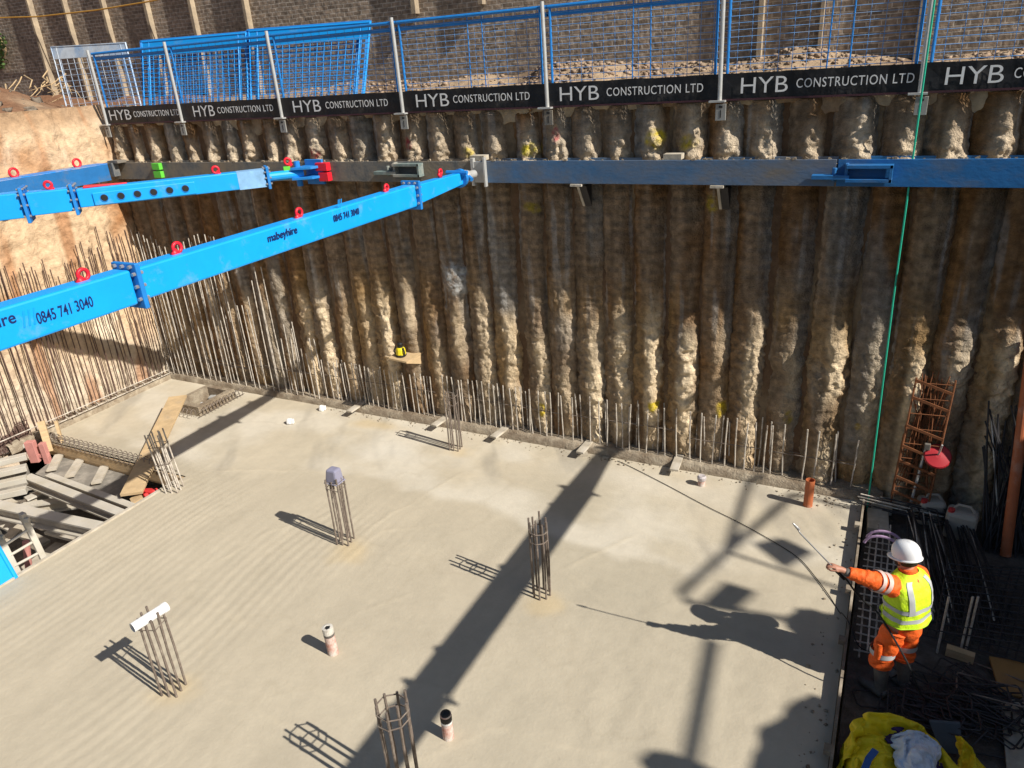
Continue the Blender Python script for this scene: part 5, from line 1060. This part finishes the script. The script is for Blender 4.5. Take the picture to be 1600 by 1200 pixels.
for a0 in (1.0, math.pi-1.0, -1.0, math.pi+1.0):
    mb = MB(); zs_ = np.linspace(1.16, 1.475, 16); vs = []
    for z in zs_:
        w_ = .026/np.interp(z, VZ, VA)
        for k in (-1.2, -.4, .4, 1.2): vs.append(tor(a0+k*w_, z, .007))
    mb.add(vs, [(i*4+k, i*4+k+1, (i+1)*4+k+1, (i+1)*4+k) for i in range(15) for k in range(3)]); part('reflective_tape', mb, M_refl, vst)
for c, u_, r in ((shL, (shL-shR).normalized(), .098), (shR, (shR-shL).normalized(), .098)):
    q = Vector((c.x, c.y, c.z-.03))+u_*.025; part('arm_hem', MB().tube([q+(FW*math.cos(a)*.9+Vector((0, 0, 1))*math.sin(a)*1.05)*r for a in np.linspace(0, 2*math.pi, 25)[:-1]], .009, 6, closed=True), mat('hem_dark', (.12, .13, .03), .7), vst)
part('hem', MB().tube([tor(2*math.pi*k/na, 1.002, .002) for k in range(na)], .007, 6, closed=True), mat('hem_lime', (.40, .62, .02), .7), vst)
part('collar', loft([L(.045, 0, 1.475), L(.055, 0, 1.545)], [.088, .078], 20, 4, .04), M_hiO, jko)
# head details
HF = (FW+Vector((0, 0, -.28))).normalized(); HU = (Vector((0, 0, 1))+FW*.28).normalized(); HC = L(.10, 0, 1.655)
part('beard', MB().lathe(HC+HF*.035-HU*.12, [(0, -.01), (.05, .0), (.072, .035), (.075, .07), (.06, .085)], 16, HU), mat('hair_dark', (.03, .02, .015), .8), None)
part('hair', MB().lathe(HC-HF*.03-HU*.05, [(0, -.05), (.075, -.03), (.098, .02), (.10, .07), (.05, .10)], 18, HU), MATS['hair_dark'], None)
for s in (-1, 1):
    part('ear', MB().lathe(HC+LT*s*.088-HU*.035, [(0, -.03), (.012, -.025), (.016, 0), (.013, .025), (0, .03)], 8, HU), M_skin)
    part('eye', MB().lathe(HC+HF*.088+LT*s*.032-HU*.02, [(0, -.012), (.011, -.006), (.011, .006), (0, .012)], 8, HU), M_white)
part('nose', MB().lathe(HC+HF*.10-HU*.07, [(0, -.01), (.016, 0), (.012, .025), (.006, .05)], 8, HU), M_skin)
def helmet():
    n = 44; vs = []; rows = [(1.0, .0), (1.0, .03), (.985, .06), (.93, .088), (.82, .115), (.64, .137), (.40, .150), (.15, .155)]
    for r, h in rows:
        for k in range(n):
            a = 2*math.pi*k/n; rid = .006*math.exp(-(math.sin(a)/.16)**2)*(1-abs(r-.6)) if r < .99 else 0
            vs.append(HC+HF*(.136*r*math.cos(a)-.012)+LT*(.112*r*math.sin(a))+HU*(h+rid-.005))
    mb = MB(); m = len(rows); mb.add(vs, [(i*n+k, i*n+(k+1) % n, (i+1)*n+(k+1) % n, (i+1)*n+k) for i in range(m-1) for k in range(n)]+[tuple((m-1)*n+k for k in range(n))]); h = part('helmet', mb, M_helmet, None, 1)
    mb = MB(); vs = []
    for k in range(n):
        a = 2*math.pi*k/n; pk_ = max(0, math.cos(a))**1.5*.055+.012
        vs += [HC+HF*(.135*math.cos(a)-.012)+LT*.111*math.sin(a)+HU*.0, HC+HF*((.135+pk_)*math.cos(a)-.012)+LT*(.111+.010)*math.sin(a)-HU*(.012+pk_*.25), HC+HF*((.135+pk_-.002)*math.cos(a)-.012)+LT*(.111+.008)*math.sin(a)-HU*(.018+pk_*.25), HC+HF*(.128*math.cos(a)-.012)+LT*.105*math.sin(a)-HU*.008]
    mb.add(vs, [(k*4+j, k*4+(j+1) % 4, ((k+1) % n)*4+(j+1) % 4, ((k+1) % n)*4+j) for k in range(n) for j in range(4)]); part('brim', mb, M_helmet, h)
helmet()
# lance and its hose
d = (tip-haL).normalized(); gp = haL-Vector((0, 0, .025))
t = thing('spray_lance', 'thin grey spray lance held out by the worker', 'spray lance', gp)
put('tube', MB().tube([gp-d*.10, gp+d*.2, gp+d*.5, tip], .0075, 8), M_steel, t, smooth=True); put('nozzle', MB().lathe(tip-d*.06, [(.0, 0), (.012, 0), (.014, .03), (.010, .07), (.006, .09), (0, .09)], 10, d), M_steel, t)
put('grip', MB().tube([gp-d*.14, gp-d*.02, gp+d*.06], [.016, .018, .013], 8), M_black, t, smooth=True)
hz = [gp-d*.14, onY(1322, 905, 6.33), onY(1345, 935, 6.38), onY(1372, 958, 6.45), Vector((.62, 6.30, .60)), Vector((.80, 6.35, .2)), Vector((.95, 6.6, -.04)), Vector((.85, 6.95, -.07))]
o = put('lance_hose', MB().tube(smooth_path(hz), .009, 6), M_black, loc=gp); tag(o, 'thin black hose hanging from the spray lance past the worker', 'hose')
# ================================================================ UNSEEN SHAPES ADDED ABOVE THE RIGHT WALL (to throw shade on the slab)
def back(px, py, X=RX+3.3):
    g = onZ(px, py, 0); return g+SUN*((X-g.x)/SUN.x)
gr = thing('shadow_frame', 'added bent tube frame throwing thin shadows on the slab, out of the frame', 'guard rail', (RX+3.3, 6.5, 5.4))  # added frame, bent to match thin shadow lines on the slab
put('frame', MB().tube([back(1240, 772), back(1135, 862), back(1075, 915), back(1064, 927), back(1072, 940), back(1330, 985), back(1330, 985)-Vector((0, 0, 2.4))], .045, 8), M_galv, gr)
put('rail', MB().tube([back(1172, 748), back(1135, 862)], .045, 8).tube([back(1135, 862), back(1330, 925), back(1330, 925)-Vector((0, 0, 2.4))], .03, 8), M_galv, gr)
put('rail', MB().tube([back(1112, 1000), back(1078, 1185), back(1050, 1290)], .055, 8), M_galv, gr)
for q in (back(1240, 772), back(1050, 1290)): put('post', MB().tube([q, (q.x, q.y, 5.3)], .03, 8), M_galv, gr)
for i, q in enumerate((((1188, 852), (1220, 845), (1257, 862), (1225, 880)), ((1108, 937), (1133, 915), (1170, 926), (1143, 950)))):
    qc = (sum(p[0] for p in q)/4, sum(p[1] for p in q)/4)
    o = put('shadow_board', MB().prism([back(qc[0]+(p[0]-qc[0])*1.38, qc[1]+(p[1]-qc[1])*1.38) for p in q], (.02, 0, 0)), M_white, loc=back(*q[0])); tag(o, 'added board throwing a square shadow on the slab, %s, out of the frame' % ('farther one' if i == 0 else 'nearer one'), 'shadow board')  # unseen boards added to drop square shadows on the slab
for i, (px, py, ry, rz_) in enumerate(((1292, 985, .30, .24), (1290, 1205, .85, .42), (1072, 1215, .2, .22))):
    c = back(px, py, RX+.5); tag(shade_lump('bulk_bag', c, .35, ry, rz_, M_yelbag, None, 60+i, .16, 5.36), 'added lump throwing a shadow blob on the slab, %s, out of the frame' % ('farthest', 'middle', 'nearest')[i], 'bag', 'unseen shade lumps above the right wall')  # unseen lumps added for the dark shadow blobs on the slab
